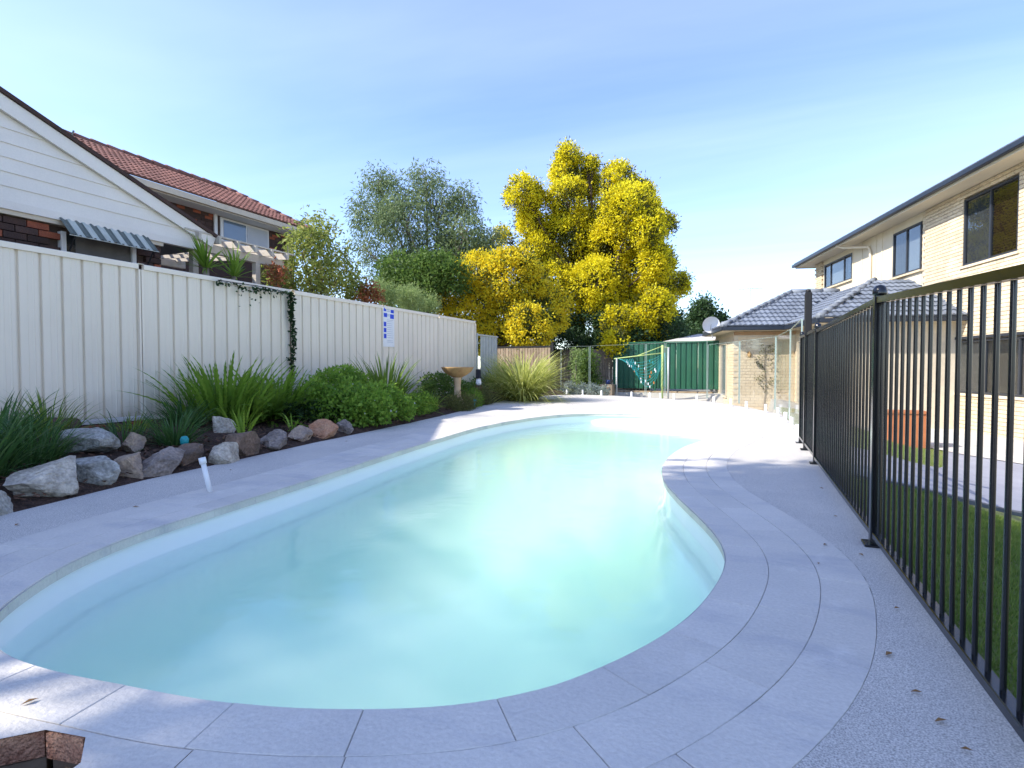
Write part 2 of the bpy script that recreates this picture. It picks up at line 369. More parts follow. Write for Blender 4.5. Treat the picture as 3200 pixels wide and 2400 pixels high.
v, f = tri_fill([loop, PIT], -.0005)
pymesh('paving_patch', v, f, M['slab'], DECK)
def arc_slab(u0, u1, d0, d1, top, parent, c=.0022, nseg=6, und=.05):
    us = np.linspace(u0, u1, nseg+1); P = []
    A = [at(u, d0, CLX) for u in us]; B = [at(u, d1, CLX) for u in us]
    if np.linalg.norm(A[len(A)//2]-B[len(B)//2]) < .02: return
    base = A+B[::-1]; c2 = sum(base)/len(base); k = len(base)
    ins = [p+(c2-p)*min(.4, c/max(.01,np.linalg.norm(c2-p))) for p in base]
    v = [(*p,top-und) for p in base]+[(*p,top-c) for p in base]+[(*p,top) for p in ins]
    f = [(i,(i+1)%k,k+(i+1)%k,k+i) for i in range(k)]+[(k+i,k+(i+1)%k,2*k+(i+1)%k,2*k+i) for i in range(k)]
    na = nseg+1
    f += [(2*k+i,2*k+i+1,2*k+k-2-i,2*k+k-1-i) for i in range(nseg)]
    f = [q[::-1] for q in f] 
    # orient upwards
    o = pymesh('paving_slab', v, f, M['slab'], parent)
    me = o.data
    if me.polygons[-1].normal.z < 0: me.flip_normals()
    return o
for d0, d1, ln, gp, off in ((-.025, R1, .34, .0018, 0.0), (R1, R2, .46, .0018, 3.0), (R2, R3, .58, .0018, 1.0)):
    cnt = int(PERIM/ln); st = NP/cnt
    for k in range(cnt):
        u0, u1 = k*st+off, (k+1)*st+off; gu = gp/PERIM*NP
        if d0 > 0 and (ua-2 < (u0+u1)/2 % NP < ub+2 or in_patch(u0) or in_patch(u1)):
            # trim slabs that run into the pit patch
            if in_patch(u0) and in_patch(u1): continue
            if in_patch(u1): u1 = ub*0+ua
            elif in_patch(u0): u0 = ub
            if u1-u0 < 2: continue
        arc_slab(u0+gu/2, u1-gu/2, d0+gp/2, d1-gp/2, random.uniform(-.0008,.0008), DECK)
# the pit itself
pit = empty('brick_valve_pit', (-1.44,.62,-.16))
tag(pit, 'small brick lined pit with a round white lid sunk in the deck', 'pit')
pit_c = Vector((-1.44,.62,-.16))
for i in range(len(PIT)):
    a, b = Vector((*PIT[i],0)), Vector((*PIT[(i+1)%len(PIT)],0)); L_ = (b-a).length; nb = max(1, round(L_/.12))
    for k in range(nb):
        for zz_, hh, ins, mm in ((-.066,.062,random.uniform(-.006,.004),'brick_pit'),(-.150,.078,.012,'stone_wall')):
            p = a.lerp(b, k/nb)-pit_c; q = a.lerp(b, (k+1)/nb)-pit_c
            dd = (q-p).normalized(); out = Vector((dd.y,-dd.x,0)); c0 = (p+q)/2
            if out.dot(c0) < 0: out = -out
            s0 = p+dd*.004; s1 = q-dd*.004
            vv = [s0+out*ins, s1+out*ins, s1+out*.05, s0+out*.05]
            z0 = zz_-pit_c.z
            v = [(x.x,x.y,z0) for x in vv]+[(x.x,x.y,z0+hh+random.uniform(-.004,.001)) for x in vv]
            pymesh('brick', v, [(0,1,2,3),(7,6,5,4),(4,5,1,0),(5,6,2,1),(6,7,3,2),(7,4,0,3)], M[mm], pit)
MB().box(-.2,.25,-.2,.2,-.03,.045).build('soil_floor', M['soil'], pit)
MB().lathe([(.075,.03),(.075,.088),(.068,.098),(.0,.102)], .03,.05, 28).build('lid', M['white'], pit, True)

# ------------------------------------------------------------ pool shell and water
prof = [(.0,-.052),(-.005,-.20),(-.02,-.26),(-.05,-.28),(-.07,-.34),(-.11,-.52),(-.17,-.64),(-.27,-.71),(-.45,-.745)]
sh = MB(); rs = [ring(d) for d, z in prof]
for k in range(len(prof)-1):
    for i in range(0, NP, 2):
        j = (i+2) % NP
        sh.add([(*rs[k][i],prof[k][1]),(*rs[k][j],prof[k][1]),(*rs[k+1][j],prof[k+1][1]),(*rs[k+1][i],prof[k+1][1])], [(3,2,1,0)])
v, f = tri_fill([[tuple(p) for p in rs[-1][::4]]], prof[-1][1]); sh.add(v, f)
bm = bmesh.new()
for p in sh.v: bm.verts.new(p)
bm.verts.ensure_lookup_table()
for q in sh.f:
    try: bm.faces.new([bm.verts[i] for i in q])
    except ValueError: pass
bmesh.ops.remove_doubles(bm, verts=bm.verts, dist=.0008)
me = bpy.data.meshes.new('pool_shell'); bm.to_mesh(me); bm.free()
tag(link_mesh('pool_shell', me, M['shell'], None, True), kind='structure')
wm = bpy.data.materials.new('pool water'); wm.use_nodes = True; t = wm.node_tree; n = t.nodes; n.remove(n['Principled BSDF'])
tr = n.new('ShaderNodeBsdfTransparent'); gl = n.new('ShaderNodeBsdfGlossy'); gl.inputs['Roughness'].default_value = .10
fr = fresnel(t, 1.33)
g_ = n.new('ShaderNodeNewGeometry'); nz = n.new('ShaderNodeTexNoise'); nz.inputs['Scale'].default_value = 3.5; nz.inputs['Detail'].default_value = 3
t.links.new(g_.outputs['Position'], nz.inputs['Vector'])
bp = n.new('ShaderNodeBump'); bp.inputs['Strength'].default_value = .16; bp.inputs['Distance'].default_value = .03
t.links.new(nz.outputs[0], bp.inputs['Height']); t.links.new(bp.outputs[0], gl.inputs['Normal'])
ms = n.new('ShaderNodeMixShader'); t.links.new(fr.outputs[0], ms.inputs[0]); t.links.new(tr.outputs[0], ms.inputs[1]); t.links.new(gl.outputs[0], ms.inputs[2])
t.links.new(ms.outputs[0], n['Material Output'].inputs['Surface'])
va = n.new('ShaderNodeVolumeAbsorption'); va.inputs['Color'].default_value = (.10,.98,.56,1); va.inputs['Density'].default_value = .34
vs = n.new('ShaderNodeVolumeScatter'); vs.inputs['Color'].default_value = (.90,1.0,.965,1); vs.inputs['Density'].default_value = 1.5; vs.inputs['Anisotropy'].default_value = .2
av = n.new('ShaderNodeAddShader'); t.links.new(va.outputs[0], av.inputs[0]); t.links.new(vs.outputs[0], av.inputs[1])
t.links.new(av.outputs[0], n['Material Output'].inputs['Volume'])
wl = ring(.012)[::3]; k = len(wl)
wv, wf = tri_fill([[tuple(p) for p in wl]], -.165)
wb, wbf = tri_fill([[tuple(p) for p in wl]], -.95)
wt = MB(); wt.add(wv, wf); wt.add(wb, [q[::-1] for q in wbf])
wt.add([(*p,-.165) for p in wl]+[(*p,-.95) for p in wl], [(i,(i+1)%k,k+(i+1)%k,k+i) for i in range(k)])
bm = bmesh.new()
for p in wt.v: bm.verts.new(p)
bm.verts.ensure_lookup_table()
for q in wt.f: bm.faces.new([bm.verts[i] for i in q])
bmesh.ops.remove_doubles(bm, verts=bm.verts, dist=.0005); bmesh.ops.recalc_face_normals(bm, faces=bm.faces)
me = bpy.data.meshes.new('pool_water'); bm.to_mesh(me); bm.free()
tag(link_mesh('pool_water', me, wm), kind='structure')

# ------------------------------------------------------------ garden bed
bx_edge = [(-3.3,-3),(-3.5,-.5),(-3.7,.8),(-3.95,1.85),(-4.18,2.8),(-4.28,3.6),(-4.48,4.9),(-4.58,5.9),(-4.72,7.2),(-4.96,8.8),(-5.40,11.2),(-5.78,13.4),(-5.72,14.9),(-5.3,16.3)]
ey = np.array([p[1] for p in bx_edge]); ex = np.array([p[0] for p in bx_edge])
def bed_z(X, Y):
    e_ = np.interp(Y, ey, ex); k = np.clip((e_-X)/(e_+6.75), 0, 1)
    return .015+.20*np.minimum(1, k*1.5)
bv, bf = [], []
ys = np.arange(-3, 17.6, .12); ks = np.linspace(-.02, 1, 16)
for Y in ys:
    e_ = np.interp(Y, ey, ex)
    for k in ks:
        X = e_+(-6.9-e_)*k
        bv.append((X, Y, float(bed_z(X, Y))+.03*noise.noise((X*3, Y*3, 1))*(k > .05)-(.05 if k < 0 else 0)))
nk = len(ks)
bf = [(i*nk+j,(i+1)*nk+j,(i+1)*nk+j+1,i*nk+j+1) for i in range(len(ys)-1) for j in range(nk-1)]
tag(pymesh('garden_bed', bv, bf, M['soil'], None, True), kind='structure')
# loose bark chips
cv, cf = [], []
for i in range(2600):
    Y = random.uniform(1.5, 11); e_ = float(np.interp(Y, ey, ex)); X = e_-abs(random.gauss(0,.7))-.05
    if X < -6.5: continue
    z = float(bed_z(X, Y))+.03; a = random.uniform(0,6.3); l_, w_ = random.uniform(.012,.035), random.uniform(.005,.012); tl = random.uniform(-.5,.5)
    c_, s_ = math.cos(a), math.sin(a); b0 = len(cv)
    for p, q in ((-l_,-w_),(l_,-w_),(l_,w_),(-l_,w_)): cv.append((X+p*c_-q*s_, Y+p*s_+q*c_, z+p*tl+q*.3))
    cf.append((b0,b0+1,b0+2,b0+3))
M['chips'] = mat('bark chips', (.16,.085,.05), .9, scale=40, col2=(.06,.03,.02))
tag(pymesh('bark_chips', cv, cf, M['chips']), 'brown bark chips scattered over the garden bed', 'mulch', kind='stuff')

# ------------------------------------------------------------ rocks edging the bed
def rock_mesh(seed, cols):
    rn = random.Random(seed); bm = bmesh.new(); bmesh.ops.create_icosphere(bm, subdivisions=4, radius=1)
    planes = []
    for k in range(17):
        d = Vector((rn.gauss(0,1), rn.gauss(0,1), rn.gauss(0.25,.8))).normalized(); planes.append((d, rn.uniform(.44,.78)))
    for vtx in bm.verts:
        p = vtx.co.copy()
        for d, h_ in planes:
            e_ = p.dot(d)-h_
            if e_ > 0: p -= d*e_*.985
        p += p.normalized()*(.06*noise.noise(p*2.1+Vector((seed*3.1,0,0)))+.05*noise.noise(p*5+Vector((0,seed,0)))+.03*noise.noise(p*13)+.012*noise.noise(p*29))
        vtx.co = p
    me = bpy.data.meshes.new('rock'); bm.to_mesh(me); bm.free()
    return me
ROCKM = {
 'pale': mat('pale grey sandstone', (.56,.50,.41), .9, scale=7, col2=(.25,.22,.18), fine=.25, fscale=50, bump=.7, bscale=35),
 'grey': mat('grey lichen stone', (.42,.41,.37), .9, scale=9, col2=(.20,.19,.165), fine=.3, fscale=45, bump=.7, bscale=35),
 'tan': mat('tan stone', (.42,.31,.21), .9, scale=6, col2=(.24,.19,.16), fine=.2, fscale=50, bump=.6, bscale=30),
 'brown': mat('brown stone', (.21,.14,.10), .9, scale=7, col2=(.10,.075,.06), fine=.25, fscale=50, bump=.7, bscale=30),
 'purple': mat('brown grey stone', (.30,.25,.22), .9, scale=7, col2=(.14,.115,.10), fine=.25, fscale=50, bump=.7, bscale=30),
 'orange': mat('orange stained stone', (.45,.30,.20), .9, scale=4, col2=(.38,.17,.09), fine=.2, fscale=50, bump=.6, bscale=30)}
rocks = [ # x, y, rx, ry, rz, rotz, colour, label
 (-4.05,1.72,.20,.22,.17,.3,'grey','grey green boulder at the edge of the frame beside the dark strap leaves'),
 (-4.22,2.14,.25,.24,.20,.9,'pale','largest pale grey boulder in the row edging the deck'),
 (-4.36,2.50,.16,.20,.17,2.1,'grey','blue grey cracked stone leaning on the largest pale boulder'),
 (-4.36,2.76,.17,.21,.16,.5,'tan','tan stone between the cracked blue grey stone and the flat dark stone'),
 (-4.34,3.02,.19,.30,.13,.25,'purple','flat dark grey brown stone beside the deck edge below the strap clump'),
 (-4.48,3.36,.18,.24,.14,.4,'brown','brown stone with a yellow side behind the white pipe'),
 (-4.36,3.62,.17,.20,.17,1.3,'pale','rounded pale speckled stone just past the white pipe'),
 (-4.46,3.95,.17,.21,.19,.2,'brown','steep brown slab of stone tilted beside the pale speckled one'),
 (-4.55,4.42,.18,.28,.14,.6,'purple','jagged brown grey stone low beside the deck'),
 (-4.66,4.88,.15,.28,.12,.4,'tan','long reddish tan stone lying low beside the round orange stained one'),
 (-4.66,5.25,.17,.21,.16,2.0,'orange','round orange stained stone near the white flowered shrub'),
 (-4.74,5.68,.15,.20,.15,1.1,'purple','small brown grey stone half under the white flowered shrub'),
 (-3.98,1.25,.19,.22,.16,.8,'tan','tan boulder past the end of the strap leaves towards the near corner'),
 (-3.9,.75,.17,.20,.15,.2,'brown','brown boulder beyond the tan one towards the near corner'),
 (-5.22,2.95,.22,.24,.19,1.7,'grey','lichen grey boulder set back among the strap leaves'),
 (-5.36,4.42,.15,.19,.17,.8,'pale','pale round stone standing in the mulch behind the front row'),
 (-5.10,3.30,.12,.18,.13,.8,'tan','small sandy stone half hidden between two strap leaf clumps')]
for i, (x,y,rx,ry,rz,a,c,lb) in enumerate(rocks):
    o = link_mesh('garden_rock', rock_mesh(i+3, c), ROCKM[c], None, False)
    o.location = (x, y, float(bed_z(x, y))+rz*.35); o.scale = (rx*1.12, ry*1.12, rz*.98); o.rotation_euler = (random.uniform(-.25,.25), random.uniform(-.25,.25), a)
    tag(o, lb, 'rock', 'rocks edging the garden bed')

# ------------------------------------------------------------ cream steel fence on the left
FX = -6.6
fence = empty('steel_sheet_fence', (FX, 6.4, .22)); tag(fence, 'long cream ribbed steel sheet fence behind the garden bed', 'fence')
bays = [-.4, 1.99, 4.38, 6.77, 9.14, 11.30, 13.2]
def sheet_profile(y0, y1, pitch=.198, rib=.034, dep=.026):
    pts = [(0, y0)]; k = max(1, round((y1-y0)/pitch)); st = (y1-y0)/k
    for i in range(k):
        a = y0+i*st; b = a+st
        pts += [(0, a+.004), (.0035, a+.06), (.0035, a+.064), (0, a+.07), (0, b-rib-.05), (.0035, b-rib-.044), (.0035, b-rib-.04), (0, b-rib-.03), (0, b-rib), (-dep, b-rib+.008), (-dep, b-.008), (0, b)]
    return pts
for a, b in zip(bays[:-1], bays[1:]):
    yy = np.linspace(a+.03, b-.03, 4)
    for y0, y1 in zip(yy[:-1], yy[1:]):
        P = sheet_profile(y0-6.4, y1-6.4); k = len(P)
        v = [(x, y, .03) for x, y in P]+[(x, y, 1.80) for x, y in P]
        pymesh('steel_sheet', v, [(i, i+1, k+i+1, k+i) for i in range(k-1)], M['cream_steel'], fence)
    MB().cbox(-.03,.022, a+.03-6.4, b-.03-6.4, 1.785, 1.845, .006).build('top_rail', M['cream_rib'], fence)
    MB().box(-.03,.016, a+.03-6.4, b-.03-6.4, -.02, .045).build('bottom_rail', M['cream_rib'], fence)
for a in bays:
    # C-shaped post: two flanges with a dark slot between them
    MB().box(-.04,.012, a-.029-6.4, a-.008-6.4, -.25, 1.784).box(-.04,.012, a+.004-6.4, a+.029-6.4, -.25, 1.784).box(-.04,-.03, a-.03-6.4, a+.03-6.4, -.25, 1.78).build('post', M['cream_rib'], fence)
    MB().box(-.035,.018, a-.034-6.4, a+.034-6.4, 1.846, 1.852).build('post_cap', M['cream_rib'], fence)
# return panel at the far end
ret = empty('steel_fence_return', (-6.6,13.5,.1)); tag(ret, 'short grey steel fence panel turning the corner behind the bird bath', 'fence')
P = sheet_profile(0, 1.1)
v = [(x, y, 0) for x, y in P]+[(x, y, 1.6) for x, y in P]; k = len(P)
pymesh('steel_sheet', v, [(i, i+1, k+i+1, k+i) for i in range(k-1)], M['galv'], ret)
MB().box(-.03,.03,-.27,-.21,-.1,1.66).build('post', M['galv'], ret)
MB().box(-.03,.03,-.21,1.1,1.6,1.64).build('top_rail', M['galv'], ret)

# low brick step and stump against the fence
st = empty('brick_step', (-6.42,3.92,.05)); tag(st, 'low red brick step with pale top against the cream fence', 'brick step')
for r_ in range(3):
    for k in range(3):
        y0 = -.37+k*.25+(.12 if r_ % 2 else 0)
        MB().cbox(-.11,.11, y0, min(y0+.235,.40), r_*.085-.06, r_*.085+.016, .005).build('brick', M['brick_red' if (r_+k) % 3 else 'brick_dark'], st)
MB().box(-.13,.06,-.42,.41,.198,.235).build('capping', M['paver'], st)
stump = MB(); stump.tube([(-6.38,3.0,.22),(-6.38,3.3,.25),(-6.40,3.55,.24)], [.09,.105,.085], 12)
tag(stump.build('dark_log', M['bark'], None, True), 'dark rotting log lying beside the brick step', 'log')

# ------------------------------------------------------------ black picket pool fence and gate
def picket_run(parent, ox, oy, y0, y1, zt=1.18, zb=.055, sp=.0885, rail_w=.038, zt0=None):
    zt0 = zt if zt0 is None else zt0     # height of the rail at y0
    MB().cbox(-rail_w/2, rail_w/2, y0-oy, y1-oy, zb-.012, zb+.014, .003).build('bottom_rail', M['black'], parent)
    MB().bar((0,y0-oy,zt0-.014),(0,y1-oy,zt-.014),rail_w,.028).build('top_rail', M['black'], parent)
    n = int((y1-y0)/sp); st_ = (y1-y0)/n; first = None
    for i in range(n):
        y = y0+(i+.5)*st_
        if first is None:
            b = MB(); b.tube([(0,0,zb+.014),(0,0,zt-.028)], .0068, 10, False)
            first = b.build('picket', M['black'], parent, True); first.location = (0, y-oy, 0)
        c = first if i == 0 else copy_to(first, (0, y-oy, 0), parent)
        k = ((zt0+(zt-zt0)*(y-y0)/(y1-y0))-.03-zb)/(zt-.028-zb)
        c.scale = (1,1,k); c.location.z = zb*(1-k)
def fpost(parent, ox, oy, y, h_, w_=.047, cap=True):
    MB().cbox(-w_/2, w_/2, y-oy-w_/2, y-oy+w_/2, -.05, h_, .004).build('post', M['black'], parent)
    if cap: MB().lathe([(w_*.62,h_),(w_*.66,h_+.008),(w_*.60,h_+.03),(w_*.40,h_+.044),(.0,h_+.05)], 0, y-oy, 16).build('post_cap', M['black'], parent, True)
    MB().cbox(-.05,.05, y-oy-.05, y-oy+.05, .0, .012, .003).build('base_plate', M['black'], parent)
bf_ = empty('black_picket_fence', (.58, 3.1, 0)); tag(bf_, 'black tubular picket pool fence between the deck and the lawn', 'fence')
picket_run(bf_, .58, 3.1, .72, 3.07, zt0=1.02); picket_run(bf_, .58, 3.1, 3.13, 5.50)
for y, h_ in ((.69,1.03), (3.1,1.19), (5.53,1.19)): fpost(bf_, .58, 3.1, y, h_)
gt = empty('black_pool_gate', (.58, 6.2, 0)); tag(gt, 'black picket pool gate with a tall latch post beside the glass fence', 'gate')
picket_run(gt, .58, 6.2, 5.60, 6.36, 1.2, .07)
MB().cbox(-.015,.015,-.60,-.57,.06,1.2,.003).build('stile', M['black'], gt); MB().cbox(-.015,.015,.14,.17,.06,1.2,.003).build('stile', M['black'], gt)
fpost(gt, .58, 6.2, 6.42, 1.22, .05, False)
MB().cbox(-.032,.032,.16,.235,1.18,1.61,.008).build('latch_housing', M['blackmatt'], gt)
MB().lathe([(.02,1.605),(.026,1.62),(.02,1.64),(0,1.645)],0,.198,12).build('latch_knob', M['blackmatt'], gt, True)
picket_run(gt, .58, 6.2, 6.46, 6.98, 1.2, .07)
fpost(gt, .58, 6.2, 7.0, 1.2, .04)

# ------------------------------------------------------------ frameless glass pool fence
gp = [(-5.45,16.95),(-4.42,16.68),(-2.55,15.62),(-1.98,15.28),(-.86,14.42),(-.12,12.70),(.50,11.10),(.60,9.10),(.585,7.10)]
glabs = ['glass fence pane against the variegated grass clump','glass fence pane in front of the yellow green sapling','glass fence pane in front of the fold down clothesline','narrow glass gate pane beside the clothesline posts','glass fence pane in front of the green steel fence','glass fence pane at the corner beside the brick wing','glass fence pane in front of the brick wing window','glass fence pane on the curve towards the black gate','glass fence pane next to the black gate']
for i in range(len(gp)-1):
    a, b = Vector((*gp[i],0)), Vector((*gp[i+1],0)); d = b-a; L_ = d.length; d.normalize()
    ps = empty('glass_fence_panel', tuple((a+b)/2), math.atan2(d.y, d.x))
    tag(ps, glabs[i], 'glass fence', 'frameless glass fence panels round the far end of the pool')
    MB().box(-L_/2+.02, L_/2-.02, -.006, .006, .085, 1.40 if i > 3 else 1.50).build('glass_pane', M['pool_glass'], ps)
    gh_ = 1.40 if i > 3 else 1.50
    for s_ in (-1, 1): MB().box(s_*(L_/2-.022)-.003, s_*(L_/2-.022)+.003, -.0075, .0075, .085, gh_).build('polished_edge', M['glass_edge'], ps)
    MB().box(-L_/2+.032, L_/2-.032, -.0075, .0075, gh_, gh_+.004).build('polished_edge', M['glass_edge'], ps)
    for s_ in (-1, 1):
        m = MB(); m.lathe([(.045,0),(.045,.012),(.026,.014),(.026,.15),(.022,.157)], s_*L_*.27, 0, 14)
        m.build('spigot', M['white'], ps, True)

# ------------------------------------------------------------ yard beyond the glass
gf = empty('green_steel_fence', (-3.0,20.0,.10)); tag(gf, 'dark green ribbed steel fence behind the clothesline', 'fence')
for k in range(5):
    y0 = -1.38+k*.72; P = sheet_profile(y0, y0+.715, .179, .05, .03); n = len(P)
    v = [(y, -x, .0) for x, y in P]+[(y, -x, 1.62) for x, y in P]
    pymesh('steel_sheet', v, [(i, i+1, n+i+1, n+i) for i in range(n-1)], M['green_steel'], gf)
for x in (-1.38, .06, 2.2): MB().box(x-.03,x+.03,-.036,.03,-.1,1.66).build('post', M['green_steel'], gf)
MB().box(-1.35,2.17,-.032,.028,1.6,1.65).build('top_rail', M['green_steel'], gf)
rw = empty('sandstone_retaining_wall', (-3.0,19.75,-.62)); tag(rw, 'low sandstone retaining wall under the green fence', 'retaining wall')
for r_ in range(2):
    x = -2.4
    while x < 2.0:
        l_ = random.uniform(.55,.95); MB().cbox(x, min(x+l_-.02,2.0), -.18, .16, r_*.33, r_*.33+.315, .02).build('stone_block', M['stone_wall'], rw); x += l_
MB().box(-2.4,2.0,-.15,.14,.0,.64).build('core', M['mortar_dark'], rw)
# fold-down clothesline
cl = empty('clothesline', (-3.1,18.0,-.62)); tag(cl, 'fold down clothesline with turquoise cords and pegs before the green fence', 'clothesline')
c0 = Vector((-3.1,18.0,-.62))
def rel(*p): return tuple(Vector(p)-c0)
MB().tube([rel(-3.87,18,-.62),rel(-3.87,18,1.15)],.03,10).build('post', M['galv'], cl, True)
MB().tube([rel(-2.42,18,-.62),rel(-2.42,18,1.55)],.035,10).build('post', M['limepaint'], cl, True)
MB().tube([rel(-2.24,18,-.62),rel(-2.24,18,1.48)],.03,10).build('post', M['galv'], cl, True)
MB().tube([rel(-3.95,18,1.13),rel(-2.42,18,1.30)],.018,8).build('top_bar', M['limepaint'], cl, True)
MB().tube([rel(-3.20,18,1.22),rel(-2.42,18,1.52)],.014,8).build('brace', M['limepaint'], cl, True)
MB().tube([rel(-2.42,18,1.50),rel(-2.2,18.05,1.46)],.014,8).build('brace', M['limepaint'], cl, True)
for k in range(9):
    a = Vector(rel(-3.8+.06*k,17.98-.02*k,1.12)); b = Vector(rel(-2.45,17.98-.02*k,1.24-.05*k)); sag = .18+.07*k
    pts = [a.lerp(b,t_)-Vector((0,0,sag*4*t_*(1-t_)+random.uniform(-.01,.01))) for t_ in np.linspace(0,1,13)]
    MB().tube(pts, .0065, 5).build('cord', M['turq'], cl, True)
    for q in range(3):
        t_ = random.uniform(.15,.9); p = a.lerp(b,t_)-Vector((0,0,sag*4*t_*(1-t_)))
        MB().box(p.x-.014,p.x+.014,p.y-.012,p.y+.012,p.z-.05,p.z+.03).build('peg', M[random.choice(['white','white','orange','turq'])], cl)
MB().tube([rel(-2.35,17.97,1.3),rel(-2.33,17.95,.8),rel(-2.36,17.97,.25)],.02,6).build('cord', M['turq'], cl, True)
# garden tub with blue toy behind glass
tub = MB(); tub.box(-4.35,-3.95,17.7,18.1,-.62,.30)
tag(tub.build('timber_planter', M['timber']), 'weathered timber planter box behind the glass fence', 'planter')
bkt = MB(); bkt.lathe([(.06,.30),(.08,.44),(.072,.44),(.055,.32)], -4.12,17.85,14)
tag(bkt.build('blue_bucket', mat('faded navy plastic', (.03,.05,.16), .5), None, True), 'small blue bucket standing on the timber planter', 'bucket')
# carport roof edge behind the green fence
cp = empty('carport', (-1.6,21.2,.0)); tag(cp, 'low pale carport roof edge rising behind the green fence', 'carport')
MB().box(-1.2,.6,-.3,-.22,1.62,1.80).build('fascia', M['soffit'], cp)
MB().add([(-1.2,-.22,1.80),(.6,-.22,1.80),(.6,2.5,2.2),(-.2,2.5,2.2)],[(0,1,2,3)]).build('roof_sheet', M['paver'], cp)
for x in (-1.1,.5): MB().box(x-.05,x+.05,-.2,-.1,0,1.62).build('post', M['frame_white'], cp)
# brown slat screen
sc = empty('slat_screen', (-7.2,17.3,0)); tag(sc, 'black framed brown timber slat screen behind the variegated grass', 'screen')
MB().box(-1.16,-1.09,-.03,.04,0,1.66).build('post', M['blackmatt'], sc); MB().box(1.33,1.40,-.03,.04,0,1.66).build('post', M['blackmatt'], sc)
MB().box(-1.09,1.33,-.02,.03,1.50,1.56).build('top_rail', M['blackmatt'], sc); MB().box(-1.09,1.33,-.02,.03,.1,.15).build('bottom_rail', M['blackmatt'], sc)
s0 = None
for k in range(24):
    x = -1.04+k*.0995
    if s0 is None: s0 = MB().box(-.042,.042,-.012,.012,.15,1.50).build('slat', M['bamboo'], sc); s0.location = (x,0,0)
    else: copy_to(s0, (x, random.uniform(-.004,.004), 0), sc)
# far dark timber fence behind
df = empty('paling_fence', (-4.5,20.6,.0)); tag(df, 'dark weathered paling fence in shade below the wattle', 'fence')
s0 = None
for k in range(46):
    x = -4.4+k*.125
    if s0 is None: s0 = MB().box(-.058,.058,-.01,.01,.0,1.55).build('paling', M['timber'], df); s0.location = (x,0,0)
    else: copy_to(s0, (x, random.uniform(-.006,.006), random.uniform(-.03,.02)), df)
MB().box(-4.5,1.4,.012,.06,.3,.38).box(-4.5,1.4,.012,.06,1.2,1.28).build('rail', M['timber'], df)

# ------------------------------------------------------------ small things in the garden
bb = empty('bird_bath', (-5.3,9.8,.14)); tag(bb, 'ochre stone bird bath on a pale pedestal in the garden bed', 'bird bath')
MB().lathe([(.13,-.02),(.13,.05),(.085,.09),(.07,.16),(.062,.35),(.075,.47),(.09,.51)], 0, 0, 20).build('pedestal', M['bathped'], bb, True)
MB().lathe([(.09,.51),(.17,.55),(.27,.62),(.315,.69),(.325,.715),(.295,.715),(.26,.68),(.12,.635),(.0,.63)], 0, 0, 32).build('bowl', M['bath'], bb, True)
gn = empty('garden_ornament', (-5.65,11.45,.2)); tag(gn, 'small garden figure with black hat and white beard beside the corner post', 'ornament')
MB().lathe([(.09,0),(.10,.05),(.085,.16),(.06,.22),(.03,.26)], 0, 0, 14).build('body', M['maroon'], gn, True)
MB().lathe([(.06,.24),(.066,.29),(.056,.36),(.04,.40),(.01,.41)], .01, -.01, 14).build('head', M['white'], gn, True)
MB().lathe([(.085,.40),(.088,.41),(.062,.42),(.058,.60),(.05,.605)], .0, 0, 14).build('hat', M['blackmatt'], gn, True)
sg = empty('pool_safety_sign', (-6.588,9.31,1.66)); tag(sg, 'white pool safety sign with blue blocks on the cream fence', 'sign')
MB().cbox(0,.006,-.185,.185,-.40,.385,.002).build('board', M['white'], sg)
for y0,y1,z0,z1 in ((-.17,-.09,.30,.365),(.06,.17,.28,.355),(-.17,-.06,.185,.265),(.04,.17,.165,.255),(-.17,-.09,.0,.09),(-.17,-.085,-.115,-.03),(-.17,-.085,-.235,-.145)):
    MB().box(.006,.0075,y0,y1,z0,z1).build('blue_block', M['blue'], sg)
for z in (.30,.33,.21,.235): MB().box(.006,.0072,-.07,.03,z,z+.012).build('print_line', M['greyprint'], sg)
for z in (.13,.10,.06,.02,-.02,-.06,-.10,-.14,-.18,-.22,-.28,-.31): MB().box(.006,.0072,-.06,.15-.04*((z*77)%1),z,z+.007).build('print_line', M['greyprint'], sg)
pp = empty('white_pipe', (-3.36,2.68,0)); tag(pp, 'short white plastic pipe standing tilted in the deck', 'pipe')
MB().tube([(0,0,-.02),(-.058,-.01,.20)], .017, 14).build('tube', M['white'], pp, True)
MB().tube([(-.055,-.0095,.19),(-.066,-.0112,.232)], .023, 14).build('cap', M['white'], pp, True)
def stake_light(x, y, lb):
    z = float(bed_z(x, y)); o = empty('garden_stake', (x, y, z)); tag(o, lb, 'garden stake', 'turquoise stakes in the bed')
    MB().tube([(0,0,-.05),(.01,0,.10)], .012, 8).build('spike', M['turq'], o, True)
    MB().lathe([(.018,.09),(.034,.12),(.036,.15),(.024,.175),(.0,.18)], .012, 0, 12).build('head', M['turq'], o, True)
stake_light(-4.62,3.42,'turquoise garden stake with round head in front of the fern clump')
stake_light(-5.18,10.3,'turquoise garden stake among low plants near the bird bath')

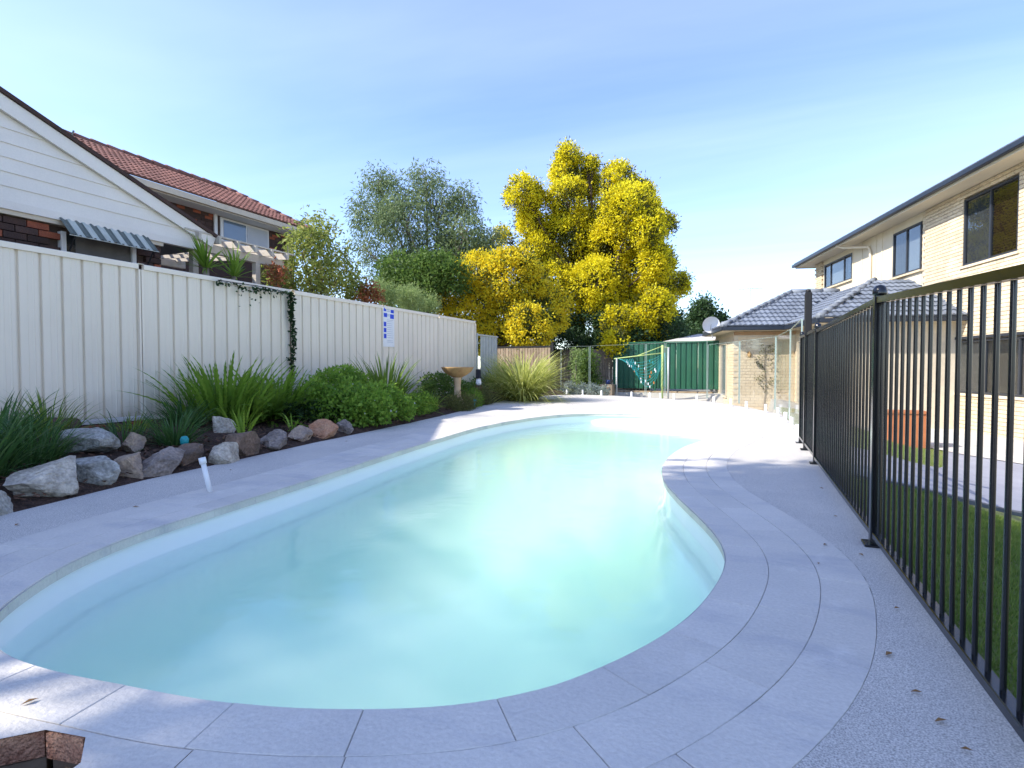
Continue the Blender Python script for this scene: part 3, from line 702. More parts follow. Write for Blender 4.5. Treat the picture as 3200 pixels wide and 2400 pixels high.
# ------------------------------------------------------------ tiled roof helper
def tile_mesh(w_, l_, amp, mname):
    """one roof tile: local x across, y up the slope, z off the roof; two rolls and a thick lower edge"""
    n = 8; v = []; f = []
    for y, zo in ((0, .028), (0, .045), (l_*1.08, .012)):
        for i in range(n+1):
            x = w_*(i/n-.5); v.append((x, y, zo+(amp*(.5+.5*math.cos(4*math.pi*i/n)) if not (y == 0 and zo == .028) else -.01)))
    for r_ in range(2):
        f += [(r_*(n+1)+i, r_*(n+1)+i+1, (r_+1)*(n+1)+i+1, (r_+1)*(n+1)+i) for i in range(n)]
    me = bpy.data.meshes.new('roof_tile'); me.from_pydata(v, [], f); me.materials.append(M[mname]); me.update(); return me
def inside(poly, x, y):
    c = False; n = len(poly)
    for i in range(n):
        (x1,y1),(x2,y2) = poly[i], poly[i-1]
        if (y1 > y) != (y2 > y) and x < (x2-x1)*(y-y1)/(y2-y1)+x1: c = not c
    return c
def roof_face(pts, e0, e1, parent, me, w_, l_, mname, origin=(0,0,0), limit=None):
    """tiles on a planar roof face; e0-e1 is the eave, in world points; parent sits at origin"""
    o = Vector(origin); P = [Vector(p) for p in pts]; a = Vector(e0); ux = (Vector(e1)-a).normalized()
    nr = None
    for i in range(2, len(P)):
        c = (P[1]-P[0]).cross(P[i]-P[0])
        if c.length > 1e-6: nr = c.normalized(); break
    if nr.z < 0: nr = -nr
    uy = nr.cross(ux).normalized()
    if uy.z < 0: uy = -uy; 
    ux = uy.cross(nr).normalized()
    pymesh('roof_deck', [p-o for p in P], [tuple(range(len(P)))], M[mname], parent)
    poly = [((p-a).dot(ux), (p-a).dot(uy)) for p in P]
    xs = [p[0] for p in poly]; ys_ = [p[1] for p in poly]; cnt = 0
    rot = Matrix((ux, uy, nr)).transposed().to_euler()
    for r_ in range(int((max(ys_)-min(ys_))/l_)+1):
        y = min(ys_)+r_*l_-.02
        for k in range(int((max(xs)-min(xs))/w_)+1):
            x = min(xs)+(k+.5)*w_
            if inside(poly, x, y+l_*.5) and (limit is None or cnt < limit):
                t_ = bpy.data.objects.new('roof_tile', me); COL.objects.link(t_); t_.parent = parent
                t_.location = a+ux*x+uy*y+nr*.004-o; t_.rotation_euler = rot; cnt += 1
    return cnt
def caps(p, q, parent, mname, origin, r_=.11, l_=.36):
    p, q, o = Vector(p), Vector(q), Vector(origin); L_ = (q-p).length; d = (q-p)/L_; n = int(L_/l_)
    for k in range(n):
        a = p+d*(k*L_/n)-o; b = p+d*((k+1)*L_/n+.02)-o
        MB().tube([a+Vector((0,0,.03)), b+Vector((0,0,.015))], [r_*1.08, r_*.92], 8).build('ridge_cap', M[mname], parent, True)

# ------------------------------------------------------------ weatherboard gable house on the left
gh = empty('weatherboard_house', (-8.0,-.6,0)); tag(gh, 'dark brick house with white weatherboard gable above the cream fence', 'house')
zb, zr, yr, ye = 2.80, 5.43, -.6, 6.36       # gable base, ridge, ridge y, eave y
def rake(z): return ye-(z-zb-.20)*(ye-yr)/(zr-zb-.20) if z > zb+.2 else ye
k = 0; z = zb
while z < zr-.02:
    z1 = min(z+.168, zr); hw0 = rake(z)-yr-.02; hw1 = max(.01, rake(z1)-yr-.02)
    v = [(.014,-hw0,z),(.014,hw0,z),(.0,hw1,z1+.006),(.0,-hw1,z1+.006),(-.02,-hw0,z),(-.02,hw0,z),(-.02,hw1,z1+.006),(-.02,-hw1,z1+.006)]
    pymesh('weatherboard', v, [(0,1,2,3),(4,7,6,5),(0,4,5,1),(1,5,6,2),(2,6,7,3),(3,7,4,0)], M['board'], gh)
    z += .168
for s_ in (-1, 1):      # barge boards and tile edge, both slopes
    a = Vector((.05, s_*(ye-yr+.10), zb+.06)); b = Vector((.05, 0, zr+.12))
    MB().bar(a, b, .04, .17, (0,0,1)).build('barge_board', M['board'], gh)
    d = (b-a).normalized(); up = Vector((1,0,0)).cross(d); up = up if up.z > 0 else -up
    MB().bar(a+up*.115+Vector((-.02,0,0)), b+up*.115+Vector((-.02,0,0)), .14, .05, tuple(up)).build('tile_edge', M['brick_dark'], gh)
    MB().add([(.02,s_*(ye-yr+.1),zb+.16),(.02,0,zr+.22),(-5.0,0,zr+.22),(-5.0,s_*(ye-yr+.1),zb+.16)],[(0,1,2,3)]).build('roof_slope', M['tile_red'], gh)
MB().box(-.05,.035,-(ye-yr)-.05,-(ye-yr)*.0+ye-yr-.05,zb-.10,zb-.004).build('gable_base_board', M['board'], gh)
MB().box(-.10,.012,-7,6.25,zb-.155,zb-.101).build('eave_trim', M['trim'], gh)
MB().box(-5.0,-.10,ye-yr-.70,ye-yr+.05,zb-.06,zb-.02).build('eave_soffit', M['frame_dark'], gh)
MB().box(-5.0,-.10,-6.9,6.25,0,zb-.02).build('brick_core', M['mortar_dark'], gh)
bme = {}
for c in ('brick_dark','brick_red'):
    o = MB().cbox(-.05,.05,-.115,.115,-.038,.038,.004).build('brick', M[c], gh); bme[c] = o.data; bpy.data.objects.remove(o)
def brick(mn, loc, parent):
    o = bpy.data.objects.new('brick', bme[mn]); COL.objects.link(o); o.parent = parent; o.location = loc; return o
WIN = (4.33+.6, 5.27+.6)
for r_ in range(10):
    z = zb-.165-.043-r_*.086
    for k in range(-1, 13):
        y = 6.25-.118-k*.24-(.12 if r_ % 2 else 0)
        if y+.115 > 6.26 or (WIN[0]-.10 < y < WIN[1]+.10 and z < 2.62): continue
        if y < 3.3: continue
        brick('brick_red' if random.random() < .22 else 'brick_dark', (-.085, y, z), gh)
more_b = MB()
for r_ in range(22):      # the rest of the wall, lower down and further along
    z = zb-.165-.043-r_*.086
    for k in range(54):
        y = 6.25-.118-k*.24-(.12 if r_ % 2 else 0)
        if y < -6.7 or (r_ < 10 and y >= 3.3) or (WIN[0]-.10 < y < WIN[1]+.10 and z > 1.6): continue
        more_b.cbox(-.135,-.035,y-.115,y+.115,z-.038,z+.038,.004)
tag(more_b.build('bricks', M['brick_dark'], gh), kind='stuff')
for r_ in range(10):   # side wall corner bricks
    z = zb-.165-.043-r_*.086
    o = brick('brick_dark' if r_ % 3 else 'brick_red', (-.16, 6.20, z), gh); o.rotation_euler = (0,0,R(90))
wn = MB().box(-.12,-.06,WIN[0]+.03,WIN[1]-.03,1.7,2.56).build('window', M['pane'], gh)
for y0, y1 in ((WIN[0],WIN[0]+.055),(WIN[1]-.055,WIN[1])): MB().box(-.12,-.02,y0,y1,1.7,2.58).build('frame', M['frame_white'], wn)
MB().box(-.118,-.055,WIN[0]+.18,WIN[1]-.056,1.7,2.56).build('curtain', M['curtain'], wn)
aw = empty('window_awning', (-7.985,4.84,2.70)); tag(aw, 'striped corrugated awning over the brick house window', 'awning')
for k in range(13):
    y0 = -.56+k*.0865; pts = []
    for i in range(7):
        a = i/6; pts.append((y0+a*.0865, .011*math.sin(a*2*math.pi)))
    v = [(.02, y, q+.03) for y, q in pts]+[(.25+q, y, q-.20) for y, q in pts]
    pymesh('awning_strip', v, [(i,i+1,8+i,7+i) for i in range(6)], M['corr' if k % 2 else 'corr2'], aw)
for y in (-.5,.5): MB().tube([(.24,y,-.19),(.0,y,-.52)],.010,6).build('bracket', M['blackmatt'], aw)
MB().tube([(.245,-.57,-.205),(.245,.57,-.205)],.006,6).build('front_bar', M['corr'], aw)

# ------------------------------------------------------------ two-storey brick house behind
bh = empty('brick_house', (-14.0,11.5,0)); tag(bh, 'two storey dark brick house with terracotta tiled hip roof', 'house'); BO = Vector((-14,11.5,0))
MB().box(-6,0,-5.5,2.95,0,5.3).build('wall', M['brick_dark'], bh)
for r_ in range(13):
    for k in range(35):
        y = -5.3+k*.24+(.12 if r_ % 2 else 0); z = 4.20+r_*.086
        if -.05 < y < 2.0 and z > 4.0: continue
        if y > 2.8 or random.random() < .45: continue
        brick('brick_red' if random.random() < .3 else 'brick_dark', (-.038, y, z), bh)
E1, E2 = (-13.45,5.0,5.40), (-13.45,14.75,5.40); RA, RB = (-17.3,4.0,7.05), (-17.1,14.95-.6,7.05)
RB = (-16.5,13.9,6.95); RA = (-16.5,5,6.95); E3 = (-19.6,14.75,5.40)
tm = tile_mesh(.30,.33,.035,'tile_red')
n_t = roof_face([E1,E2,RB,RA], E1, E2, bh, tm, .30, .33, 'tile_red', BO, 300)
pymesh('roof_deck', [Vector(p)-BO for p in (E2,E3,RB)], [(0,1,2)], M['tile_red'], bh)
caps(RA, RB, bh, 'tile_red', BO, .10, .42); caps(E2, RB, bh, 'tile_red', BO, .10, .42)
MB().box(.50,.62,-6.5,3.30,5.22,5.37).build('gutter', M['trim'], bh)
MB().box(-6,.50,-6.5,3.2,5.20,5.24).build('soffit', M['frame_white'], bh)
wn = MB().box(-.05,.03,.10,1.86,4.25,5.18).build('window', M['frame_white'], bh)
MB().box(.031,.04,.20,.98,4.3,5.12).build('pane', mat('blue grey pane', (.10,.14,.19), .08, spec=.8), wn)
MB().box(.031,.042,1.03,1.80,4.3,5.12).build('blind', M['curtain_w'], wn)
MB().box(.02,.06,-.12,-.02,4.2,5.2).build('white_strip', M['frame_white'], bh)
MB().tube([(.5,2.75,5.2),(.35,2.70,5.05),(.06,2.62,4.95),(.06,2.62,0)],.045,8).build('downpipe', M['trim'], bh, True)
# vent pipe on the gable roof
vp = MB(); vp.tube([(-8.25,4.58,3.62),(-8.25,4.60,3.86)], .03, 8); vp.add([(-8.25,4.57,3.82),(-8.22,4.60,3.98),(-8.28,4.66,4.0)],[(0,1,2)])
tag(vp.build('roof_vent', M['corr2']), 'small dark bent vent on the gable house roof', 'vent')
# pergola between the houses
pg = empty('pergola', (-8.3,7.3,0)); tag(pg, 'pale timber slatted pergola beside the dark brick house', 'pergola')
for x, y in ((.1,.24),(.1,-1.0),(-2.6,.24)): MB().cbox(x-.05,x+.05,y-.05,y+.05,0,2.74,.005).build('post', M['timber_pale'], pg)
MB().box(.05,.15,-1.3,.85,2.74,2.88).build('beam', M['timber_pale'], pg); MB().box(-2.65,-2.55,-1.3,.85,2.92,3.06).build('beam', M['timber_pale'], pg)
s0 = None
for k in range(6):
    y = -1.15+k*.36
    MB().bar((.45,y,2.90),(-2.8,y,3.10),.045,.11).build('rafter', M['timber_pale'], pg)
for k in range(11):
    x = .35-k*.29; MB().box(x-.035,x+.035,-1.35,.9,2.965+.018*k,2.99+.018*k).build('batten', M['timber_pale'], pg)
# antenna far off
an = empty('television_antenna', (.2,35,0)); tag(an, 'thin television antenna mast above the wing roof', 'antenna')
MB().tube([(0,0,2.5),(0,0,5.5)],.02,6).build('mast', M['galv'], an)
MB().tube([(-.6,0,5.38),(.7,0,5.38)],.015,5).build('boom', M['galv'], an)
for k in range(6): MB().tube([(-.6+k*.24,-.25,5.38),(-.6+k*.24,.25,5.38)],.01,4).build('element', M['galv'], an)

# ------------------------------------------------------------ blond brick two-storey house on the right
HZ = .65
hs = empty('blond_brick_house', (5.246,13.423,-HZ), math.atan2(.975,-.223)); tag(hs, 'two storey blond brick house with dark gutter and cream soffit', 'house')
def zz(z): return z+HZ
MB().box(-5,12.3,-8,-.10,0,zz(5.0)).build('wall_core', M['mortar_y'], hs)
wins = {'near': (.98,2.76,3.20,4.74), 'mid': (4.57,6.05,3.45,4.72), 'far': (8.85,11.3,3.86,4.76)}
low = (-1.2,2.95,.25,1.48)
def hole(x, z):
    for a,b,c,d in list(wins.values())+[low]:
        if a-.115 < x < b+.115 and c-.03 < z < d+.03: return True
    return False
cells = []; cuts = []
for r_ in range(66):
    z = -.60+r_*.086
    for k in range(72):
        x = -4.88+k*.24+(.12 if r_ % 2 else 0)
        if x > 12.18 or (4.45 < x < 11.5 and z > 2.7) or z > 4.93: continue
        if hole(x, z):
            for a,b,c,d in list(wins.values())+[low]:
                if c-.03 < z < d+.03:
                    if x-.115 < a-.03 and x+.115 > a: cuts.append((x-.115, a-.004, z))
                    if x+.115 > b+.03 and x-.115 < b: cuts.append((b+.004, x+.115, z))
            continue
        if 3.05 < x < 3.6 and z < 1.5: continue
        cells.append((x, z))
def bk(x, z, y=-.055): return MB().cbox(x-.115,x+.115,y-.05,y+.05,z-.038,z+.038,.004)
vis = sorted([c for c in cells if c[0] > .55 and c[1] > 1.3], key=lambda c: c[0])
ind = set(vis[:300])
p0 = bk(0, 0, 0).build('brick', M['brick_y'], hs); pm = p0.data; bpy.data.objects.remove(p0)
rest = MB()
for x, z in cells:
    if (x, z) in ind:
        o = bpy.data.objects.new('brick', pm); COL.objects.link(o); o.parent = hs; o.location = (x, -.055, zz(z))
    else:
        b = bk(x, zz(z)); rest.add(b.v, b.f)
for x0, x1, z in cuts: rest.cbox(x0, x1, -.105, -.005, zz(z)-.038, zz(z)+.038, .004)
tag(rest.build('bricks', M['brick_y'], hs), kind='stuff')
# cream cladding with battens between the brick piers
cm = MB()
cm.box(4.30,4.568,-.10,-.06,zz(2.7),zz(4.98))
for x0, x1, z0, z1 in ((4.57,6.06,2.7,3.44),(4.57,6.06,4.73,4.98),(6.06,8.84,2.7,4.98),(8.84,11.31,2.7,3.85),(8.84,11.31,4.77,4.98),(11.31,11.42,2.7,4.98)):
    cm.box(x0,x1,-.10,-.045,zz(z0),zz(z1))
cm.build('cladding', M['cream_wall'], hs)
x = 4.6
for x in (6.10,6.75,7.15,8.1,8.8,11.38): MB().box(x-.022,x+.022,-.045,-.025,zz(2.7),zz(4.97)).build('batten', M['cream_wall'], hs)
def sliding(name, a, b, c, d, panes, parent, splits=None):
    """window in the wall: frame, one pane per light, what hangs behind it"""
    wn = MB(); t_ = .05
    wn.box(a,b,-.10,-.02,zz(c)-.0,zz(c)+t_).box(a,b,-.10,-.02,zz(d)-t_,zz(d)).box(a,a+t_,-.10,-.02,zz(c)+t_,zz(d)-t_).box(b-t_,b,-.10,-.02,zz(c)+t_,zz(d)-t_)
    n = len(panes); sp = splits or [a+(b-a)*i/n for i in range(n+1)]
    for i in range(1, n): wn.box(sp[i]-.025,sp[i]+.025,-.10,-.025,zz(c)+t_,zz(d)-t_)
    w_ = wn.build('window', M['frame_dark'], parent)
    for i, kind in enumerate(panes):
        x0, x1 = sp[i]+.05, sp[i+1]-.05
        MB().box(x0-.03,x1+.03,-.099,-.09,zz(c)+.03,zz(d)-.03).build('backing', M['curtain_w' if kind == 'w' else 'curtain' if kind == 'c' else 'pane'], w_)
        if kind == 'b':
            for q in range(int((d-c-.12)/.055)):
                z = zz(c)+.06+q*.055
                MB().add([(x0,-.085,z),(x1,-.085,z),(x1,-.060,z+.036),(x0,-.060,z+.036)],[(0,1,2,3)]).build('blind_slat', M['blind'], w_)
        if kind == 'c':     # folds of the curtain
            m = MB(); n2 = 14; v = []
            for j in range(n2+1):
                xx = x0+(x1-x0)*j/n2; v += [(xx,-.075+.008*(j%2),zz(c)+.05),(xx,-.075+.008*(j%2),zz(d)-.05)]
            m.add(v,[(2*j,2*j+2,2*j+3,2*j+1) for j in range(n2)]); m.build('curtain_folds', M['curtain'], w_)
        MB().box(x0-.02,x1+.02,-.054,-.048,zz(c)+.04,zz(d)-.04).build('glass', M['winglass'], w_)
    MB().box(a-.06,b+.06,-.10,.03,zz(c)-.055,zz(c)-.003).build('sill', M['brick_y'], w_)
    return w_
sliding('near', *wins['near'], ['b','c'], hs, [.98,1.86,2.76])
sliding('mid', *wins['mid'], ['w','c'], hs)  # white backing of the near pane stands in for the sky's reflection
sliding('far', *wins['far'], ['p','w','p'], hs, [8.85,9.5,10.7,11.3])
sliding('low', *low, ['p','c','p','c'], hs)
MB().box(3.08,3.55,-.12,.05,.0,zz(1.5)).build('white_column', M['frame_white'], hs)
MB().box(-1.4,4.0,.0,.035,zz(1.5),zz(1.56)).build('lintel', M['frame_dark'], hs)
# eaves, gutter and roof
MB().box(-5,12.85,-.099,.50,zz(4.955),zz(4.985)).box(12.3,12.85,-8,-.1,zz(4.955),zz(4.985)).build('soffit', M['soffit'], hs)
MB().box(-5,12.9,.50,.53,zz(4.92),zz(5.07)).box(12.85,12.88,-8,.5,zz(4.92),zz(5.07)).build('fascia', M['soffit'], hs)
g = MB()
pr_ = [(.532,4.99),(.545,4.975),(.63,4.975),(.645,4.99),(.645,5.085),(.632,5.085),(.632,5.0),(.545,5.0)]
v = [(-5,y,zz(z)) for y,z in pr_]+[(13.0,y,zz(z)) for y,z in pr_]; k = len(pr_)
g.add(v, [(i,(i+1)%k,k+(i+1)%k,k+i) for i in range(k)]+[tuple(range(k))[::-1], tuple(range(k,2*k))])
g.box(12.882,13.0,-8,.53,zz(4.98),zz(5.085)); g.build('gutter', M['gutter'], hs)
MB().add([(-5,.60,zz(5.10)),(12.98,.60,zz(5.10)),(9.5,-3.6,zz(6.6)),(-5,-3.6,zz(6.6)),(12.98,-8,zz(5.10)),(9.5,-4,zz(6.6))],[(0,1,2,3),(1,4,5,2)]).build('roof_slope', M['tile_blue'], hs)
n = 60
for k in range(n):
    x = -4.9+k*.298
    MB().box(x-.14,x+.14,.48,.615,zz(5.102),zz(5.125)).build('eave_tile', M['tile_blue'], hs)
MB().tube([(8.6,.56,zz(4.97)),(8.5,.40,zz(4.86)),(7.5,.02,zz(4.66)),(7.42,.0,zz(4.5)),(7.42,.0,0)],.042,8).build('downpipe', M['cream_wall'], hs, True)

# ------------------------------------------------------------ single-storey wing
wg = empty('brick_wing', (0.3,19.2,-.65)); tag(wg, 'single storey blond brick wing with blue grey tiled roof behind the glass fence', 'house'); WO = Vector((.3,19.2,-.65))
ez = 1.95
eA, eB, eC, eD, eE = (-1.36,20.6), (-.62,17.35), (1.04,17.73), (1.62,15.2), (4.8,15.93)
wA, wB, wC, wD, wE = (-.98,20.7), (-.33,17.77), (1.33,18.15), (1.92,15.63), (4.8,16.3)
def WL(p, z): return (p[0]-WO.x, p[1]-WO.y, z-WO.z)
poly = [wA,wB,wC,wD,wE,(4.6,22.5)]
k = len(poly)
MB().add([WL(p,-.65) for p in poly]+[WL(p,ez+.05) for p in poly], [(i,(i+1)%k,k+(i+1)%k,k+i) for i in range(k)]).build('wall_core', M['mortar_y'], wg)
def brickface(p, q, zlo, zhi, name, mm, holes=()):
    a, b = Vector((*p,0)), Vector((*q,0)); L_ = (b-a).length; d = (b-a)/L_; out = Vector((d.y,-d.x,0)); m = MB()
    r_ = 0; z = zlo+.04
    while z < zhi-.03:
        x = .115 if r_ % 2 else .0
        while x < L_-.02:
            x1 = min(x+.23, L_)
            if not any(h0 < (x+x1)/2 < h1 and h2 < z < h3 for h0,h1,h2,h3 in holes):
                vv = [a+d*x-out*.02, a+d*x1-out*.02, a+d*x1+out*.012, a+d*x+out*.012]
                m.add([Vector((t_.x,t_.y,z-.038))-WO for t_ in vv]+[Vector((t_.x,t_.y,z+.038))-WO for t_ in vv], [(0,1,2,3),(7,6,5,4),(0,4,5,1),(1,5,6,2),(2,6,7,3),(3,7,4,0)])
            x += .24
        z += .086; r_ += 1
    return tag(m.build(name, M[mm], wg), kind='stuff')
brickface(wB, wC, -.65, ez-.16, 'bricks', 'brick_y')
brickface(wA, wB, -.65, ez-.05, 'bricks', 'brick_y', [(1.05,2.15,-.1,1.62)])
brickface(wC, wD, -.65, ez-.05, 'bricks', 'brick_y', [(.25,2.35,-.6,1.62)])
a = Vector((*wB,0)); b = Vector((*wC,0)); d = (b-a).normalized(); out = Vector((d.y,-d.x,0))
MB().bar(Vector((*wB,ez-.10))-WO+out*.012, Vector((*wC,ez-.10))-WO+out*.012, .05, .10).build('header_course', M['brick_y2'], wg)
def facewin(p, q, s0, s1, z0, z1, fm, n=1):
    a, b = Vector((*p,0)), Vector((*q,0)); d = (b-a).normalized(); out = Vector((d.y,-d.x,0)); m = MB()
    def pt(s, z, o): return Vector((a.x+d.x*s+out.x*o, a.y+d.y*s+out.y*o, z))-WO
    for s in [s0+(s1-s0)*i/n for i in range(n+1)]: m.bar(pt(s,z0,.02), pt(s,z1,.02), .06, .06, tuple(out))
    m.bar(pt(s0-.03,z0,.02), pt(s1+.03,z0,.02), .06, .06); m.bar(pt(s0-.03,z1,.02), pt(s1+.03,z1,.02), .06, .06)
    w_ = m.build('window', M[fm], wg)
    for i in range(n):
        x0, x1 = s0+(s1-s0)*i/n+.03, s0+(s1-s0)*(i+1)/n-.03
        pymesh('pane', [pt(x0,z0+.03,.008),pt(x1,z0+.03,.008),pt(x1,z1-.03,.008),pt(x0,z1-.03,.008)], [(0,1,2,3)], mat('pale reflecting pane',(.16,.18,.19),.08,spec=.8), w_)
facewin(wA, wB, 1.1, 2.1, -.08, 1.6, 'trim')
facewin(wC, wD, .30, 2.3, -.58, 1.6, 'trim', 3)
# soffit, gutter
ep = [eA,eB,eC,eD,eE]
m = MB(); q = MB()
for i in range(4):
    p0, p1 = ep[i], ep[i+1]; w0, w1 = [wA,wB,wC,wD,wE][i], [wA,wB,wC,wD,wE][i+1]
    m.add([WL(p0,ez-.03),WL(p1,ez-.03),WL(w1,ez-.03),WL(w0,ez-.03)],[(0,1,2,3)])
    q.bar(WL(p0,ez+.03), WL(p1,ez+.03), .10, .10)
m.build('soffit', M['soffit'], wg); q.build('gutter', M['gutter'], wg)
RZ = 3.3
rR1, rV, rR2, rE2 = (1.36,20.5,RZ), (2.75,20.82,RZ), (3.30,18.4,RZ-.02), (4.7,18.7,RZ)
z_ = ez+.09
def e3(p): return (p[0], p[1], z_)
tmb = tile_mesh(.30,.32,.022,'tile_blue')
# each face is planar: hip and valley points are set from the eave planes
roof_face([e3(eB),e3(eC),rV,rR1], e3(eB), e3(eC), wg, tmb, .30, .32, 'tile_blue', WO)
roof_face([e3(eC),e3(eD),rR2,rV], e3(eC), e3(eD), wg, tmb, .30, .32, 'tile_blue', WO)
roof_face([e3(eA),e3(eB),rR1], e3(eA), e3(eB), wg, tmb, .30, .32, 'tile_blue', WO)
roof_face([e3(eD),e3(eE),rE2,rR2], e3(eD), e3(eE), wg, tmb, .30, .32, 'tile_blue', WO)
pymesh('roof_deck', [Vector(p)-WO for p in (e3(eA), rR1, rV, (4.6,23,RZ), (0,24,z_))], [(0,4,3,2,1)], M['tile_blue'], wg)
caps(e3(eB), rR1, wg, 'tile_cap', WO, .10, .36); caps(rR1, rV, wg, 'tile_cap', WO, .10, .36); caps(e3(eD), rR2, wg, 'tile_cap', WO, .09, .36)
MB().bar(Vector(e3(eC))-WO+Vector((0,0,.03)), Vector(rV)-WO+Vector((0,0,.03)), .12, .04).build('valley_flashing', M['gutter'], wg)
dish = empty('satellite_dish', (-1.05,18.9,2.05)); tag(dish, 'white satellite dish on the wing roof corner', 'satellite dish')
n = 20; v = [(0,0,0)]; f = []
for i, (r_, dd) in enumerate(((.12,-.02),(.22,-.055),(.27,-.09))):
    v += [(r_*math.cos(2*math.pi*k/n), dd, r_*math.sin(2*math.pi*k/n)) for k in range(n)]
f = [(0,1+k,1+(k+1)%n) for k in range(n)]+[(1+r_*n+k,1+(r_+1)*n+k,1+(r_+1)*n+(k+1)%n,1+r_*n+(k+1)%n) for r_ in range(2) for k in range(n)]
o = pymesh('reflector', v, f, M['white'], dish, True); o.location = (0,0,.18); o.rotation_euler = (R(18),0,R(15))
MB().tube([(0,.03,.18),(.05,.15,-.05),(.05,.18,-.25)],.02,6).build('mount', M['galv'], dish)
MB().tube([(0,-.02,.0),(.03,-.28,.16)],.012,6).build('feed_arm', M['galv'], dish)
# wall lamp and dry creeper on the sunny face of the wing
d = (Vector((*wC,0))-Vector((*wB,0))).normalized(); out = Vector((d.y,-d.x,0))
lp = Vector((*wB,0))+d*.42+out*.013
wl_ = empty('wall_lamp', (lp.x,lp.y,1.25)); tag(wl_, 'small wall lamp high on the sunlit brick wing', 'lamp')
MB().box(-.04,.04,-.03,.0,-.06,.06).build('mount', M['bath'], wl_)
MB().tube([(0,-.02,.03),(.02,-.12,.06),(.02,-.16,.0)],.012,6).build('arm', M['bath'], wl_)
MB().lathe([(.035,-.12),(.055,-.02),(.02,.01),(.0,.012)], .02,-.16,10).build('shade', M['bath'], wl_, True)

# ------------------------------------------------------------ right-hand yard
def sheet_on_ground(name, front, back, m, lift, thick=0, nx=40, kind='structure'):
    A = resample_open(front, nx); B = resample_open(back, nx); nv = 10; v = []; f = []
    for i in range(nx):
        for j in range(nv):
            p = A[i]*(1-j/(nv-1))+B[i]*(j/(nv-1)); v.append((p[0],p[1],float(ground_h(p[0],p[1]))+lift))
    f = [(i*nv+j,(i+1)*nv+j,(i+1)*nv+j+1,i*nv+j+1) for i in range(nx-1) for j in range(nv-1)]
    o = pymesh(name, v, f, m); 
    if o.data.polygons[0].normal.z < 0: o.data.flip_normals()
    return tag(o, kind=kind)
def resample_open(P, n):
    P = np.array(P, float); s = np.r_[0, np.cumsum(np.linalg.norm(np.diff(P, axis=0), axis=1))]; t_ = np.linspace(0, s[-1], n)
    return np.c_[np.interp(t_, s, P[:,0]), np.interp(t_, s, P[:,1])]
sheet_on_ground('lawn', [(.66,-3),(.66,14)], [(6.5,-3),(4.4,14)], M['lawnsoil'], .004)
pf = [(.66,5.25),(1.0,5.2),(1.45,5.4),(2.1,6.05),(2.8,7.0),(3.6,8.2),(4.6,9.6)]; pb = [(.66,7.6),(1.3,7.7),(1.9,8.2),(2.4,9.0),(2.75,10.0),(3.1,11.2),(3.4,12.6)]
sheet_on_ground('path', pf, pb, M['path'], .018)
kb = MB(); Q = resample_open(pf, 40); Q2 = Q+np.array([.04,-.05])
for i in range(39):
    v = [];
    for a_, b_ in ((Q[i],Q2[i]),(Q[i+1],Q2[i+1])):
        for p in (a_, b_):
            z = float(ground_h(p[0],p[1])); v += [(p[0],p[1],z-.03),(p[0],p[1],z+.035)]
    kb.add(v, [(1,3,7,5),(0,1,5,4),(2,6,7,3)])
tag(kb.build('path_kerb', M['kerb']), kind='structure')
sheet_on_ground('house_paving', [(2.6,13.6),(3.4,11.6),(4.9,9.2),(6.2,6)], [(3.4,20),(4.6,16.6),(5.3,13.4),(6.6,8)], M['paver'], .03)
tb = empty('terracotta_planter', (2.75,12.4,-.62)); tag(tb, 'low terracotta planter box standing on the paving by the house', 'planter')
MB().cbox(-.32,.32,-.25,.25,0,.62,.02).build('box', M['terracotta'], tb); MB().box(-.34,.34,-.27,.27,.62,.66).build('rim', M['terracotta'], tb)
# grass blades on the lawn
def grass(n, x0, x1, y0, y1, hmin, hmax):
    X = rng.uniform(x0,x1,n); Y = rng.uniform(y0,y1,n)
    fr_ = np.interp(X, [p[0] for p in pf], [p[1] for p in pf]); bk_ = np.interp(X, [p[0] for p in pb], [p[1] for p in pb])
    ok = ((Y < fr_-.06) | (Y > bk_+.05))
    X, Y = X[ok], Y[ok]; n = len(X)
    Z = ground_h(X, Y)+.004; a = rng.uniform(0,6.28,n); h_ = rng.uniform(hmin,hmax,n); w_ = rng.uniform(.0018,.0036,n); ln = rng.uniform(.0,.03,n); b = rng.uniform(0,6.28,n)
    dx, dy = np.cos(a)*w_, np.sin(a)*w_
    v = np.stack([np.c_[X-dx,Y-dy,Z], np.c_[X+dx,Y+dy,Z], np.c_[X+np.cos(b)*ln,Y+np.sin(b)*ln,Z+h_]],1).reshape(-1,3)
    f = np.arange(3*n).reshape(-1,3)
    return v, f, rng.uniform(0,1,n).repeat(3)
def numesh(name, v, f, val, m, parent=None):
    me = bpy.data.meshes.new(name); nv, nf = len(v), len(f); k = f.shape[1]
    me.vertices.add(nv); me.vertices.foreach_set('co', np.ascontiguousarray(v, np.float32).ravel())
    me.loops.add(nf*k); me.loops.foreach_set('vertex_index', np.ascontiguousarray(f, np.int32).ravel())
    me.polygons.add(nf); me.polygons.foreach_set('loop_start', np.arange(0,nf*k,k,dtype=np.int32)); me.polygons.foreach_set('loop_total', np.full(nf,k,np.int32))
    me.update(); at_ = me.attributes.new('v','FLOAT','POINT'); at_.data.foreach_set('value', np.ascontiguousarray(val, np.float32))
    return link_mesh(name, me, m, parent)
M['grass'] = leafmat('grass blades', (.09,.16,.025), (.20,.28,.06), (.34,.31,.13), .4, scale=3)
parts = [grass(90000,.68,2.3,.8,5.3,.015,.038), grass(22000,1.0,4.2,7.5,13,.02,.05)]
off = 0; vs_, fs_, as_ = [], [], []
for v, f, a in parts: vs_.append(v); fs_.append(f+off); as_.append(a); off += len(v)
